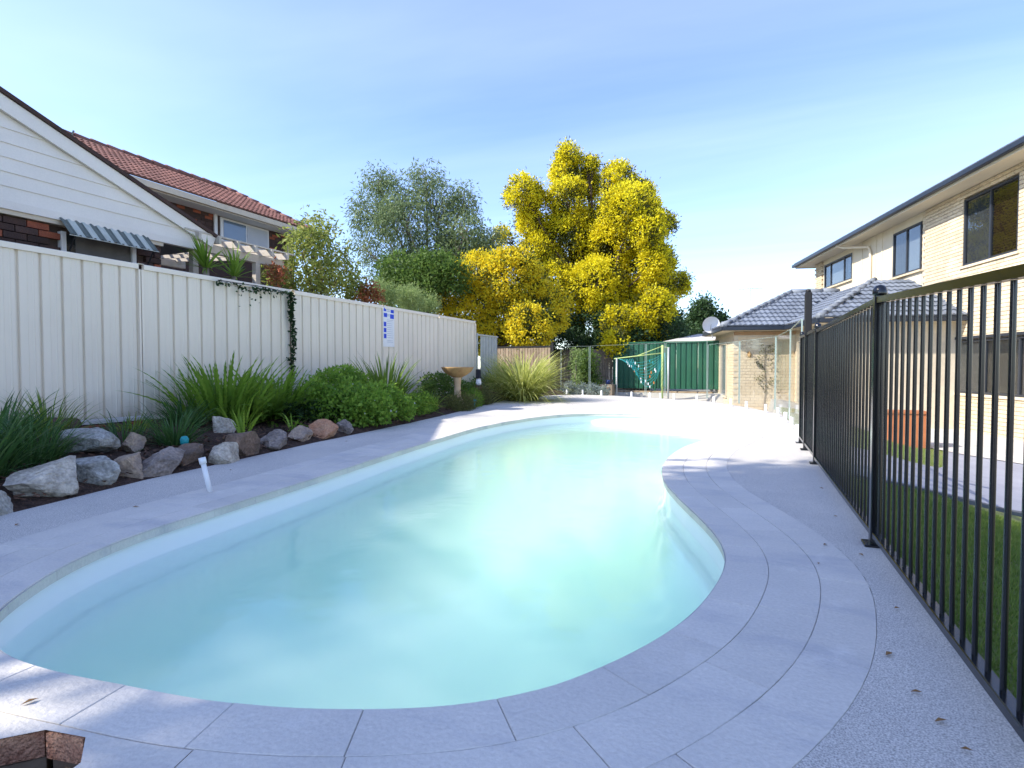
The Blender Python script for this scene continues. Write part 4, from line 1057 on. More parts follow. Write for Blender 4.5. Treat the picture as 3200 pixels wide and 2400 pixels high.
tag(numesh('grass', np.vstack(vs_), np.vstack(fs_), np.concatenate(as_), M['grass']), 'short green lawn grass beyond the black fence', 'grass', kind='stuff')
# a few fallen leaves on the deck
M['deadleaf'] = mat('dead leaf', (.30,.17,.07), .8, var=.4, scale=30)
for i, (x, y) in enumerate([(-3.4,2.2),(-3.9,3.3),(-4.2,5.1),(-4.3,4.4),(-3.6,1.7),(.50,2.3),(.49,2.9),(.48,3.6),(.50,4.4),(-3.1,1.35),(.42,1.72),(.44,1.60),(.40,1.92),(.30,2.7),(.46,1.5),(-1.66,.80),(.36,3.0),(.47,1.36)]):
    a = random.uniform(0,6.3); l_ = random.uniform(.012,.022); c_, s_ = math.cos(a), math.sin(a)
    v = [(x-l_*c_,y-l_*s_,.004),(x+.4*l_*s_,y-.4*l_*c_,.010),(x+l_*c_,y+l_*s_,.006),(x-.4*l_*s_,y+.4*l_*c_,.009)]
    o = pymesh('fallen_leaf', v, [(0,1,2,3)], M['deadleaf'])
    tag(o, 'small dry brown leaf lying on the pale deck', 'leaf', 'dry leaves scattered on the deck')

# ------------------------------------------------------------ foliage builders
def unit(v): return v/np.maximum(1e-9, np.linalg.norm(v, axis=1))[:,None]
def leaf_quads(pos, d, length, width, fold=.25):
    """one pointed leaf (a folded diamond of two triangles) per position, pointing along d"""
    n = len(pos); d = unit(d); r_ = unit(np.cross(d, rng.normal(size=(n,3)))); u = np.cross(r_, d)
    l_ = (length*rng.uniform(.7,1.3,n))[:,None]; w_ = (width*rng.uniform(.7,1.3,n))[:,None]
    b = pos; m1 = pos+d*l_*.45+r_*w_*.5+u*w_*fold; m2 = pos+d*l_*.45-r_*w_*.5+u*w_*fold; t_ = pos+d*l_
    v = np.stack([b,m1,t_,m2],1).reshape(-1,3); q = np.arange(4*n).reshape(-1,4)
    f = np.vstack([q[:,[0,1,2]], q[:,[0,2,3]]])
    return v, f, rng.uniform(0,1,n).repeat(4)
def lobe_points(lobes, n, shell=(.55,1.0), depth=1.0, flat=1.0):
    """points through the outer part of a union of balls"""
    L = np.array(lobes, float); wt = L[:,3]**2; k = rng.choice(len(L), n, p=wt/wt.sum())
    d = unit(rng.normal(size=(n,3))); rr = rng.uniform(shell[0]**3, shell[1]**3, n)**(1/3)
    p = L[k,:3]+d*(L[k,3]*rr)[:,None]*np.array([1,depth,flat])
    return p, d, k
def sublobes(lobes, seed, k=4, f=.44):
    rn = random.Random(seed); out = []
    for x, y, z, r_ in lobes:
        out.append((x, y, z, r_*.94))
        for i in range(k):
            d = Vector((rn.gauss(0,1), rn.gauss(0,1), rn.gauss(.15,.9))).normalized(); q = r_*rn.uniform(f*.6, f*1.1)
            c = Vector((x,y,z))+d*(r_*rn.uniform(.75,1.05)-q*.45); out.append((c.x,c.y,c.z,q))
    return out
def outside_only(p, lobes, k, tol=.72, depth=1.0):
    L = np.array(lobes, float); keep = np.ones(len(p), bool)
    for i in range(len(L)):
        q = (p-L[i,:3])/np.array([1,depth,1]); keep &= ~((np.linalg.norm(q,axis=1) < L[i,3]*tol) & (k != i))
    return keep
def noise_mask(p, sc, thr, seed=0):
    return np.array([noise.noise((x*sc+seed, y*sc, z*sc)) > thr for x, y, z in p])
def spread(lobes, dy, seed, axis=1):
    rn = random.Random(seed); out = []
    for l in lobes:
        l = list(l); l[axis] += rn.uniform(-dy, dy); out.append(tuple(l))
    return out
def branches(tree, base, trunk_r, top, lobes, m, seed, twig=6):
    rn = random.Random(seed); base = Vector(base); top = Vector(top); b = MB()
    mid = base.lerp(top,.5)+Vector((rn.uniform(-.1,.1),rn.uniform(-.1,.1),0))
    b.tube([base, base.lerp(mid,.5), mid, top], [trunk_r*1.25, trunk_r, trunk_r*.9, trunk_r*.7], 10)
    b.build('trunk', m, tree, True)
    lb = MB()
    for x, y, z, r_ in lobes:
        c = Vector((x,y,z)); s_ = base.lerp(top, rn.uniform(.6,1)); md = s_.lerp(c,.55)+Vector((0,0,-.12*(c-s_).length*rn.uniform(.2,1)))
        rr = trunk_r*rn.uniform(.25,.42)
        lb.tube([s_, md, c], [rr, rr*.6, rr*.25], 6)
        for k in range(twig):
            e_ = c+Vector((rn.gauss(0,1),rn.gauss(0,1),rn.gauss(.3,.8))).normalized()*r_*rn.uniform(.6,1)
            q = md.lerp(c, rn.uniform(.3,1)); lb.tube([q, q.lerp(e_,.5)+Vector((0,0,.05*r_)), e_], [rr*.28, rr*.2, rr*.06], 4, False)
    lb.build('limbs', m, tree, True)
def local(tree, v): return v-np.array(tree.location)
def thing_tree(name, label, cat, base, group=None):
    t_ = empty(name, base); tag(t_, label, cat, group); return t_
def loc_lobes(t_, lobes): b = t_.location; return [(x-b.x, y-b.y, z-b.z, r_) for x,y,z,r_ in lobes]
M['wattle_leaf'] = leafmat('wattle leaf', (.05,.06,.012), (.13,.14,.025), None, .4)
M['wattle_bloom'] = leafmat('wattle blossom', (.66,.55,.010), (.88,.80,.035), None, .5, scale=1.0)
M['bush_bloom'] = leafmat('golden blossom', (.76,.55,.014), (.88,.78,.05), None, .5, scale=2.0)
M['bush_leaf'] = leafmat('bush leaf', (.04,.065,.02), (.11,.15,.035), None, .4)
M['euc_leaf'] = leafmat('grey green leaf', (.085,.13,.06), (.22,.29,.13), (.32,.37,.19), .45)
M['green_leaf'] = leafmat('fresh green leaf', (.05,.11,.02), (.15,.24,.05), None, .45)
M['lime_leaf'] = leafmat('yellow green leaf', (.14,.19,.04), (.32,.36,.08), (.44,.36,.15), .45, scale=4)
M['pale_leaf'] = leafmat('pale lime leaf', (.16,.24,.07), (.33,.42,.16), None, .4)
M['red_leaf'] = leafmat('red tipped leaf', (.16,.14,.04), (.42,.12,.06), (.50,.20,.12), .35, scale=6)
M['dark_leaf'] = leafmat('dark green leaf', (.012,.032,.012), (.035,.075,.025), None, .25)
M['pine_leaf'] = leafmat('conifer green', (.02,.05,.018), (.06,.11,.035), None, .25)

def big_tree(name, label, base, top, tr, lobes, leafm, nleaf, ll, lw, bark, seed, bloom=None, nb=0, bl=.1, bw=.08, dy=1.2, hang=0., shell=(.45,1.05), clump=0, btol=.75, thr=-.08, cat='tree', group=None, axis=1, depth=1.0, twig=6, sub=4):
    t_ = thing_tree(name, label, cat, base, group)
    L = loc_lobes(t_, spread(lobes, dy, seed, axis))
    b = t_.location
    branches(t_, (0,0,-.05), tr, (top[0]-b.x, top[1]-b.y, top[2]-b.z), L, bark, seed, twig)
    if sub: L = sublobes(L, seed, sub)
    p, d, k = lobe_points(L, nleaf, shell, depth)
    if clump:
        # leaves gather on twig ends: move each to the nearest of a set of twig ends
        cc, cd, ck = lobe_points(L, clump, shell, depth); pick = rng.integers(0, clump, nleaf)
        p = cc[pick]+rng.normal(size=(nleaf,3))*ll*.9; d = cd[pick]
    dd = d*.8+rng.normal(size=(len(p),3))*.9+np.array([0,0,-hang])
    v, f, a = leaf_quads(p, dd, ll, lw)
    numesh('crown', v, f, a, leafm, t_)
    if bloom is not None:
        ncl = nb//14
        p, d, k = lobe_points(L, ncl*3, (.90,1.10), depth); keep = outside_only(p, L, k, btol, depth)
        p, d = p[keep], d[keep]; mk = noise_mask(p, 1.15, thr, seed); p, d = p[mk], d[mk]
        p, d = p[:ncl], d[:ncl]
        n = len(p)*14; c = np.repeat(p, 14, 0)+rng.normal(size=(n,3))*bl*1.0; dd = np.repeat(d,14,0)*.9+rng.normal(size=(n,3))*.8
        v, f, a = leaf_quads(c, dd, bl, bw, .4)
        numesh('blossom', v, f, a, bloom, t_)
    return t_
WATTLE = [(-7.45, 24.0, 10.37, 0.45), (-6.65, 24.0, 9.95, 0.33), (-7.6, 24.0, 9.72, 0.79), (-6.85, 24.0, 9.27, 0.57), (-5.31, 24.0, 9.07, 0.76), (-4.38, 24.0, 8.66, 0.43), (-8.92, 24.0, 8.33, 0.7), (-7.38, 24.0, 8.22, 0.87), (-5.06, 24.0, 8.15, 0.89), (-9.49, 24.0, 7.72, 0.49), (-6.05, 24.0, 7.37, 1.01), (-4.31, 24.0, 7.19, 0.98), (-3.35, 24.0, 6.84, 0.54), (-8.76, 24.0, 7.23, 0.59), (-7.38, 24.0, 6.62, 1.07), (-5.29, 24.0, 6.2, 1.1), (-3.59, 24.0, 6.28, 0.66), (-10.07, 24.0, 6.61, 0.43), (-8.47, 24.0, 5.95, 0.8), (-6.84, 24.0, 5.31, 1.13), (-4.3, 24.0, 5.37, 1.08), (-3.33, 24.0, 5.07, 0.66), (-2.73, 24.0, 4.41, 0.42), (-5.79, 24.0, 4.23, 1.11), (-3.8, 24.0, 3.87, 0.98), (-7.65, 24.0, 4.33, 0.94), (-3.32, 24.0, 3.13, 0.66), (-5.28, 24.0, 2.95, 1.1), (-7.09, 24.0, 3.19, 0.83), (-4.51, 24.0, 2.7, 0.69), (-5.01, 24.0, 1.92, 0.44)]
BUSH = [(-10.06, 18.5, 3.86, 0.87), (-9.0, 18.5, 4.31, 0.72), (-7.7, 18.5, 4.06, 0.91), (-6.65, 18.5, 3.11, 0.78), (-10.56, 18.5, 3.19, 0.56), (-9.38, 18.5, 2.97, 0.94), (-8.07, 18.5, 2.58, 1.01), (-6.82, 18.5, 2.3, 0.79), (-8.62, 18.5, 2.01, 0.71), (-6.22, 18.5, 2.52, 0.42), (-7.17, 18.5, 4.44, 0.46)]
EUC = [(-14.33, 20.0, 8.63, 0.59), (-12.27, 20.0, 8.66, 0.67), (-13.4, 20.0, 7.94, 0.88), (-11.61, 20.0, 7.73, 0.85), (-10.55, 20.0, 7.61, 0.56), (-14.58, 20.0, 7.29, 0.8), (-12.72, 20.0, 6.71, 1.16), (-11.18, 20.0, 6.56, 1.04), (-10.13, 20.0, 6.28, 0.74), (-15.08, 20.0, 5.94, 0.7), (-13.65, 20.0, 5.44, 0.98), (-11.84, 20.0, 5.3, 1.14), (-10.34, 20.0, 5.19, 0.84), (-9.32, 20.0, 5.66, 0.51), (-14.36, 20.0, 4.7, 0.9), (-12.74, 20.0, 4.21, 0.97), (-9.08, 20.0, 6.09, 0.25)]
GREEN = [(-11.41, 17.0, 4.24, 0.7), (-10.26, 17.0, 4.0, 0.78), (-9.33, 17.0, 3.94, 0.56), (-10.83, 17.0, 3.38, 0.66), (-11.81, 17.0, 3.6, 0.5), (-9.79, 17.0, 4.45, 0.4)]
SHRUB = [(-8.2, 8.78, 3.54, 0.23), (-8.2, 8.52, 3.12, 0.32), (-8.2, 9.17, 3.29, 0.37), (-8.2, 9.34, 3.81, 0.18), (-8.2, 8.39, 2.69, 0.3), (-8.2, 9.16, 2.71, 0.4), (-8.2, 9.88, 2.82, 0.37), (-8.2, 9.89, 3.23, 0.22), (-8.2, 8.76, 2.47, 0.34), (-8.2, 10.19, 2.55, 0.23)]
PALE = [(-8.6, 12.17, 2.7, 0.27), (-8.6, 12.81, 2.71, 0.31), (-8.6, 13.5, 2.73, 0.29), (-8.6, 14.12, 2.66, 0.2), (-8.6, 11.97, 2.86, 0.14)]
PHOT = [(-7.8, 10.25, 2.52, 0.17), (-7.8, 10.42, 2.44, 0.15), (-7.8, 10.09, 2.37, 0.1)]
RED = [(-7.9, 7.75, 2.64, 0.11), (-7.9, 7.7, 2.48, 0.1)]
FAR = [(-3.01, 45.0, 5.15, 0.85), (-2.24, 45.0, 4.42, 0.77), (-3.68, 45.0, 4.29, 0.64), (-1.67, 45.0, 4.02, 0.42), (-4.08, 45.0, 3.55, 0.5), (-3.16, 45.0, 3.74, 0.89)]
FAR2 = [(-4.56, 38.0, 4.01, 0.55), (-4.32, 38.0, 3.24, 0.61), (-4.85, 38.0, 2.65, 0.61)]
SAP = [(-5.0, 17.2, 1.27, 0.12), (-5.03, 17.2, 0.98, 0.13), (-4.96, 17.2, 0.68, 0.12), (-4.99, 17.2, 0.38, 0.15)]
DKB = [(-4.86, 18.0, 1.06, 0.34), (-4.91, 18.0, 0.6, 0.39), (-4.67, 18.0, 0.29, 0.28), (-5.15, 18.0, 0.9, 0.23)]
WATTLE += [(-3.95,20.9,2.35,.62),(-4.40,20.9,1.75,.40),(-3.45,21.2,2.2,.42),(-4.5,21.3,2.7,.5)]
BUSH += [(-9.4,18.5,2.0,.7),(-7.4,18.3,3.3,.85),(-7.0,18.4,1.9,.6),(-8.8,18.2,3.4,.8)]
big_tree('wattle_tree', 'tall golden flowering wattle tree towering behind the glass fence', (-5.9,24,0), (-6.0,24.1,5.5), .26, WATTLE, M['wattle_leaf'], 80000, .16, .042, M['bark'], 5,
         M['wattle_bloom'], 130000, .105, .068, 1.6, clump=3600, thr=-.26, depth=1.3)
big_tree('flowering_bush', 'rounded bush covered in golden orange flowers overhanging the far fence end', (-8.4,18.5,0), (-8.3,18.5,2.2), .12, BUSH, M['bush_leaf'], 26000, .11, .045, M['bark'], 9,
         M['bush_bloom'], 46000, .08, .066, .7, clump=1500, thr=-.35, depth=1.0)
big_tree('eucalyptus_tree', 'open grey green eucalyptus tree behind the fence beside the brick house', (-12.2,20,0), (-12.2,20,5.2), .20, EUC, M['euc_leaf'], 30000, .19, .045, M['bark_pale'], 3, dy=.8, hang=1.1, shell=(.25,1.12), clump=2600, twig=10)
big_tree('broadleaf_tree', 'fresh green leafy tree below the eucalyptus behind the fence', (-10.4,17,0), (-10.4,17,3.0), .09, GREEN, M['green_leaf'], 13000, .13, .055, M['bark'], 4, dy=.4, clump=900)
big_tree('loose_shrub', 'loose yellow green shrub showing over the fence beside the pergola', (-8.2,9.2,0), (-8.2,9.2,2.2), .05, SHRUB, M['lime_leaf'], 5200, .115, .04, M['bark'], 6, dy=.25, axis=0, shell=(.2,1.2), clump=520, hang=.3, cat='shrub')
big_tree('feathery_shrub', 'pale lime feathery shrub behind the fence below the eucalyptus', (-8.6,13,0), (-8.6,13,2.2), .04, PALE, M['pale_leaf'], 7000, .11, .016, M['bark'], 8, dy=.2, axis=0, clump=600, cat='shrub')
big_tree('red_tipped_shrub', 'small red tipped shrub peeping over the fence past the yellow green shrub', (-7.8,10.25,0), (-7.8,10.25,2.2), .025, PHOT, M['red_leaf'], 900, .08, .035, M['bark'], 12, dy=.05, axis=0, clump=120, cat='shrub')
big_tree('red_flowering_shrub', 'small reddish shrub beside the white pergola post', (-7.9,7.75,0), (-7.9,7.75,2.3), .02, RED, M['red_leaf'], 420, .07, .03, M['bark'], 13, dy=.05, axis=0, clump=60, cat='shrub')
big_tree('distant_tree', 'distant dark green tree above the wing roof ridge', (-2.9,45,0), (-2.9,45,3.5), .2, FAR, M['pine_leaf'], 9000, .26, .11, M['bark'], 14, dy=.5, clump=800, cat='tree')
big_tree('background_tree', 'dark tree filling the gap right of the golden wattle', (-4.6,38,0), (-4.6,38,2.5), .12, FAR2, M['dark_leaf'], 5000, .24, .10, M['bark'], 15, dy=.4, clump=500, cat='tree')
big_tree('sapling', 'slim yellow green sapling behind the glass fence', (-5.0,17.2,-.05), (-5.0,17.2,1.2), .022, SAP, M['pale_leaf'], 700, .08, .035, M['bark_pale'], 16, dy=.03, clump=90, cat='sapling', twig=3)
big_tree('garden_bush', 'dark green upright bush behind the slim sapling', (-4.9,18,-.4), (-4.9,18,.6), .03, DKB, M['green_leaf'], 4200, .10, .035, M['bark'], 17, dy=.1, clump=350, cat='shrub')
# dense dark understorey behind the glass
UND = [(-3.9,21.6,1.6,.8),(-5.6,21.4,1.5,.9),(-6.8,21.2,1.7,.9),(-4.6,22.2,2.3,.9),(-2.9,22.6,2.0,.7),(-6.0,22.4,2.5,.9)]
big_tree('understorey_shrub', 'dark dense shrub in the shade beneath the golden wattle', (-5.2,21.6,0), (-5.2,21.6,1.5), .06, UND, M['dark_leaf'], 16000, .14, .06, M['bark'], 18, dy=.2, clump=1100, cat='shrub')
# tall tree on the neighbour's side, left of the picture: its shade falls on the near deck
SHT = [(-6.85,-1.55,7.5,.75),(-6.75,-2.5,7.3,.8),(-6.9,-3.4,7.7,.85),(-6.7,-4.3,7.2,.8),(-7.0,-5.1,7.5,.85),(-7.5,-5.2,7.1,.6),(-6.5,-3.0,6.8,.6),(-6.6,-5.9,7.0,.9),(-9.1,-3.3,6.3,.6),(-9.0,-2.4,6.0,.55),(-9.3,-4.0,6.6,.5)]
big_tree('shade_tree', 'tall leafy tree beyond the fence shading the near deck', (-7.2,-4.6,0), (-7.2,-4.0,5.6), .20, SHT, M['green_leaf'], 13000, .24, .12, M['bark'], 19, dy=.3, clump=1500, shell=(.2,1.05), cat='tree', sub=0)

# ------------------------------------------------------------ strap-leaved plants, ferns, low shrubs
def straps(n, length, width, spread_, droop, base_r, seg_=6, jag=0.0):
    a = rng.uniform(0,6.283,n); r0 = base_r*np.sqrt(rng.uniform(0,1,n)); el = R(88)-np.abs(rng.normal(0,spread_,n)); L_ = length*rng.uniform(.55,1.1,n); w_ = width*rng.uniform(.7,1.2,n)
    tw = rng.normal(0,.5,n); P = np.c_[r0*np.cos(a), r0*np.sin(a), np.zeros(n)]; V = []; F = []; A = rng.uniform(0,1,n)
    p = P.copy(); e_ = el.copy()
    side = np.c_[-np.sin(a+tw), np.cos(a+tw), np.zeros(n)]
    rows = []
    for k in range(seg_+1):
        t_ = k/seg_; ww = w_*(1-.15*abs(t_-.35))*(1-t_**3)*(1-jag*(k % 2))*(min(1, .35+3*t_) if jag else 1)+.0008
        rows.append((p-side*ww[:,None]/2, p+side*ww[:,None]/2))
        e_ = e_-droop*rng.uniform(.6,1.4,n)*(.25+t_)/seg_
        p = p+np.c_[np.cos(a)*np.cos(e_), np.sin(a)*np.cos(e_), np.sin(e_)]*(L_/seg_)[:,None]
    v = np.stack([x for r_ in rows for x in r_], 1).reshape(-1,3); m = 2*(seg_+1)
    q = np.array([[2*k,2*k+1,2*k+3,2*k+2] for k in range(seg_)])
    f = (np.arange(n)[:,None,None]*m+q[None]).reshape(-1,4)
    return v, f, A.repeat(m)
def strap_plant(name, label, x, y, m, n, length, width, spr, droop, base_r=.08, cat='plant', group=None, z=None):
    v, f, a = straps(n, length, width, spr, droop, base_r)
    o = numesh(name, v, f, a, m); o.location = (x, y, (float(bed_z(x, y)) if z is None else z)-.01)
    return tag(o, label, cat, group)
M['strap'] = leafmat('dark strap leaf', (.03,.085,.025), (.09,.18,.05), (.17,.25,.09), .4, .35, scale=5)
M['strap2'] = leafmat('green strap leaf', (.09,.16,.02), (.22,.32,.05), (.36,.38,.10), .5, .4, scale=5)
M['fern'] = leafmat('fern frond', (.09,.19,.02), (.24,.38,.05), None, .5, .45, scale=5)
M['fern_b'] = leafmat('bright fern frond', (.14,.26,.02), (.30,.44,.06), None, .4, .45, scale=5)
M['varieg'] = leafmat('variegated grass blade', (.30,.35,.07), (.60,.62,.20), (.80,.77,.52), .5, .45, scale=6)
M['olive'] = leafmat('olive foliage', (.06,.075,.02), (.16,.17,.05), None, .3, scale=5)
SG = 'strap leaf clumps in the garden bed'
strap_plant('strap_leaf_plant','large dark strap leaf clump spilling over the biggest pale boulder', -4.75,2.02, M['strap'], 190, .62, .017, .62, 1.1, .16, group=SG)
strap_plant('strap_leaf_plant','dark strap leaf clump against the fence at the frame edge', -5.6,2.55, M['strap'], 150, .60, .016, .6, 1.1, .15, group=SG)
strap_plant('strap_leaf_plant','thin grassy clump around the lichen grey boulder', -5.35,3.35, M['strap'], 110, .34, .010, .8, 1.3, .2, group=SG)
strap_plant('strap_leaf_plant','grassy green clump below the red brick step', -5.85,3.75, M['strap2'], 90, .24, .010, .8, 1.3, .2, group=SG)
strap_plant('strap_leaf_plant','compact dark strap clump beside the turquoise stake', -5.02,3.62, M['strap'], 170, .46, .015, .72, 1.2, .12, group=SG)
strap_plant('strap_leaf_plant','small dark tuft between the rocks and the brick step', -5.1,2.62, M['strap'], 90, .36, .011, .8, 1.2, .1, group=SG)
strap_plant('clivia_plant','tall arching strap leaf clump with yellowish tips near the bird bath', -5.75,8.0, M['strap2'], 280, 1.02, .034, .70, .9, .26, group=SG)

strap_plant('strap_leaf_plant','dark strap clump filling the corner behind the cracked blue grey stone', -5.0,2.45, M['strap'], 150, .50, .016, .65, 1.1, .14, group=SG)
strap_plant('strap_leaf_plant','mid green strap tuft in front of the dark log', -5.95,3.05, M['strap2'], 130, .50, .013, .7, 1.2, .18, group=SG)
strap_plant('strap_leaf_plant','leafy green tuft between the brick step and the tall sword ferns', -5.85,4.35, M['strap'], 150, .44, .016, .75, 1.1, .16, group=SG)
strap_plant('strap_leaf_plant','narrow leaved clump rising through the white flowered shrub', -5.55,6.75, M['strap2'], 120, .62, .018, .6, 1.0, .16, group=SG)
strap_plant('strap_leaf_plant','small arching tuft at the end of the spreading low plant', -5.3,8.75, M['strap2'], 90, .45, .018, .7, 1.1, .12, group=SG)

strap_plant('strap_leaf_plant','dark strap clump behind the tan boulder at the near corner of the bed', -4.7,1.2, M['strap'], 150, .55, .016, .65, 1.1, .15, group=SG)
strap_plant('strap_leaf_plant','green strap clump against the fence at the near corner of the bed', -5.7,1.5, M['strap2'], 150, .55, .016, .65, 1.1, .15, group=SG)
def ferns(n, length, spr, droop, base_r, pinna=.05, pw=.014, step=26):
    """arching fronds, each with two rows of leaflets"""
    pos, dr, out_v = [], [], []
    a = rng.uniform(0,6.283,n); el = R(86)-np.abs(rng.normal(0,spr,n)); L_ = length*rng.uniform(.4,1.1,n)
    for i in range(n):
        r0 = base_r*math.sqrt(random.random()); p = np.array([r0*math.cos(a[i]), r0*math.sin(a[i]), 0.]); e_ = el[i]; az = a[i]+random.gauss(0,.15); tw = random.gauss(0,.7)
        for k in range(step):
            t_ = k/step; d = np.array([math.cos(az)*math.cos(e_), math.sin(az)*math.cos(e_), math.sin(e_)]); s_ = np.array([-math.sin(az+tw), math.cos(az+tw), 0])
            e_ -= droop*(.2+t_)/step*random.uniform(.7,1.3); p = p+d*L_[i]/step
            if t_ < .08: continue
            sc_ = pinna*(1-t_**2.2)*1.1+.006
            for sg_ in (-1,1): pos.append(p); dr.append((s_*sg_+d*.45)*1.0); out_v.append(sc_)
    pos, dr, ln = np.array(pos), np.array(dr), np.array(out_v)
    n2 = len(pos); d = unit(dr); u = np.array([[0,0,1.]]).repeat(n2,0); r_ = unit(np.cross(d,u)+1e-6); b = pos
    l_ = ln[:,None]; w_ = pw
    m1 = pos+d*l_*.4+r_*w_*.5; m2 = pos+d*l_*.4-r_*w_*.5; t_ = pos+d*l_-u*l_*.15
    v = np.stack([b,m1,t_,m2],1).reshape(-1,3); q = np.arange(4*n2).reshape(-1,4)
    return v, q, rng.uniform(0,1,n2).repeat(4)
def sword_fern(label, x, y, m, n, length, width, spr, droop, base_r):
    v, f, a = straps(n, length, width, spr, droop, base_r, 22, .55); o = numesh('fern', v, f, a, m); o.location = (x, y, float(bed_z(x, y))-.01)
    return tag(o, label, 'fern', 'ferns in the garden bed')
def fern(label, x, y, m, n, length, spr=.5, droop=.9, base_r=.15, pinna=.05, pw=.016, step=26, dz=0):
    v, f, a = ferns(n, length, spr, droop, base_r, pinna, pw, step); o = numesh('fern', v, f, a, m); o.location = (x, y, float(bed_z(x, y))-.01+dz)
    return tag(o, label, 'fern', 'ferns in the garden bed')
sword_fern('tall upright sword fern clump against the cream fence', -6.0,5.0, M['fern'], 210, .86, .064, .50, .8, .42)
sword_fern('second sword fern clump under the climbing vine', -6.0,5.8, M['fern'], 190, .74, .062, .55, 1.1, .40)
fern('soft arching fern in front of the tall sword ferns', -5.62,5.35, M['fern'], 120, .62, .7, 1.5, .22, .055, .030)
sword_fern('bright young fern in front of the sword fern clump', -5.45,4.72, M['fern_b'], 30, .42, .042, .45, .6, .12)
sword_fern('small lime fern sprig beside the pale round stone', -4.98,4.38, M['fern_b'], 14, .34, .040, .40, .5, .03)
sword_fern('small lime fern sprig at the foot of the soft arching fern', -5.05,5.15, M['fern_b'], 14, .26, .036, .6, 1.0, .03)
fern('drooping fern beside the second sword fern clump', -5.75,6.25, M['fern'], 130, .64, .7, 1.4, .28, .055, .030)

def low_shrub(name, label, x, y, lobes, m, n, ll, lw, flower=None, nf=0, z=None, cat='shrub'):
    z0 = float(bed_z(x, y)) if z is None else z
    t_ = thing_tree(name, label, cat, (x, y, z0))
    st_ = MB()
    for lx, ly, lz, lr in lobes: st_.tube([(0,0,-.03),(lx*.5,ly*.5,lz*.5),(lx,ly,lz)], [.012,.009,.004], 5)
    st_.build('stems', M['bark'], t_)
    lobes = sublobes(lobes, int(abs(x*31+y*17)*10), 5, .62)
    p, d, k = lobe_points(lobes, n, (.35,1.12)); p[:,2] = np.maximum(p[:,2], .01)
    v, f, a = leaf_quads(p, d*.9+rng.normal(size=(n,3))*.7+np.array([0,0,.25]), ll, lw); numesh('foliage', v, f, a, m, t_)
    if flower is not None:
        p, d, k = lobe_points(lobes, nf, (.98,1.06)); ok = p[:,2] > .1; p, d = p[ok], d[ok]
        n2 = len(p)*5; v, f, a = leaf_quads(np.repeat(p,5,0), np.repeat(d,5,0)*.5+rng.normal(size=(n2,3)), .018, .014); numesh('flowers', v, f, a, flower, t_)
    return t_
M['wflower'] = leafmat('white petals', (.70,.70,.68), (.80,.80,.80), None, .2)
M['bright_leaf'] = leafmat('bright green leaf', (.10,.22,.025), (.27,.42,.06), None, .5, scale=6)
low_shrub('geranium_shrub','bright green leafy shrub dotted with small white flowers', -5.0,6.05, [(0,0,.22,.30),(-.25,.35,.28,.30),(.18,.4,.20,.28),(-.1,.8,.24,.30),(.12,1.05,.16,.24),(-.35,-.1,.30,.25)], M['bright_leaf'], 5600, .058, .040, M['wflower'], 40)
low_shrub('leafy_shrub','taller mid green shrub between the ferns and the strap leaf clump', -5.85,6.9, [(0,0,.35,.30),(-.1,.4,.40,.28),(.1,-.35,.35,.28),(.2,.2,.28,.25)], M['bright_leaf'], 3600, .062, .040, M['wflower'], 14)
low_shrub('dark_groundcover','dark glossy low plant at the foot of the drooping fern', -5.35,5.75, [(0,0,.12,.16),(.1,.25,.10,.15),(-.1,-.2,.12,.14)], M['dark_leaf'], 1300, .045, .03)
low_shrub('spreading_shrub','low spreading green plant beside the deck before the strap leaf clump', -5.12,7.55, [(0,0,.12,.2),(0,.35,.12,.22),(-.1,.75,.12,.22),(-.15,1.05,.10,.18)], M['bright_leaf'], 3600, .042, .028)
low_shrub('round_shrub','dark green shrub close behind the bird bath', -5.85,9.9, [(0,0,.30,.28),(.1,.4,.32,.26),(0,-.35,.22,.22),(.1,.75,.26,.22)], M['green_leaf'], 3600, .05, .03)
low_shrub('olive_mound','olive brown mounded plant at the foot of the bird bath', -5.12,9.65, [(0,0,.12,.24),(-.05,.35,.10,.2),(-.1,-.3,.10,.2)], M['olive'], 3600, .05, .012)
low_shrub('golden_mound','small golden green mound where the bed meets the deck', -5.48,11.3, [(0,0,.16,.26),(-.15,.3,.14,.22),(.0,-.25,.10,.18)], M['olive'], 3200, .05, .014)
low_shrub('fern_leaf_mound','light green mound between the bird bath and the golden mound', -5.35,10.6, [(0,0,.12,.22),(-.15,.25,.16,.2),(-.2,-.1,.14,.18)], M['fern'], 2400, .06, .014)
low_shrub('orange_flower_plant','low plant with an orange flower head by the corner post', -5.95,12.0, [(0,0,.22,.22),(.1,-.3,.18,.18)], M['green_leaf'], 1600, .05, .02, leafmat('orange petals',(.5,.15,.02),(.6,.25,.05)), 14)
low_shrub('grey_groundcover','silvery low plants along the foot of the glass fence', -4.75,16.9, [(0,0,.14,.2),(.4,-.1,.14,.2),(-.4,.1,.18,.22),(.8,-.3,.12,.16)], leafmat('silver leaf',(.14,.18,.16),(.30,.35,.33)), 2600, .07, .02, M['wflower'], 20, z=0)
# big variegated grass
vg = strap_plant('variegated_grass','large mound of pale variegated grass at the far end of the bed', -5.25,13.2, M['varieg'], 1700, 1.55, .024, .60, 1.70, .34, cat='grass')
strap_plant('variegated_grass','smaller green grass tuft in front of the slat screen', -6.35,13.9, M['strap2'], 260, .95, .016, .5, 1.2, .2, cat='grass')
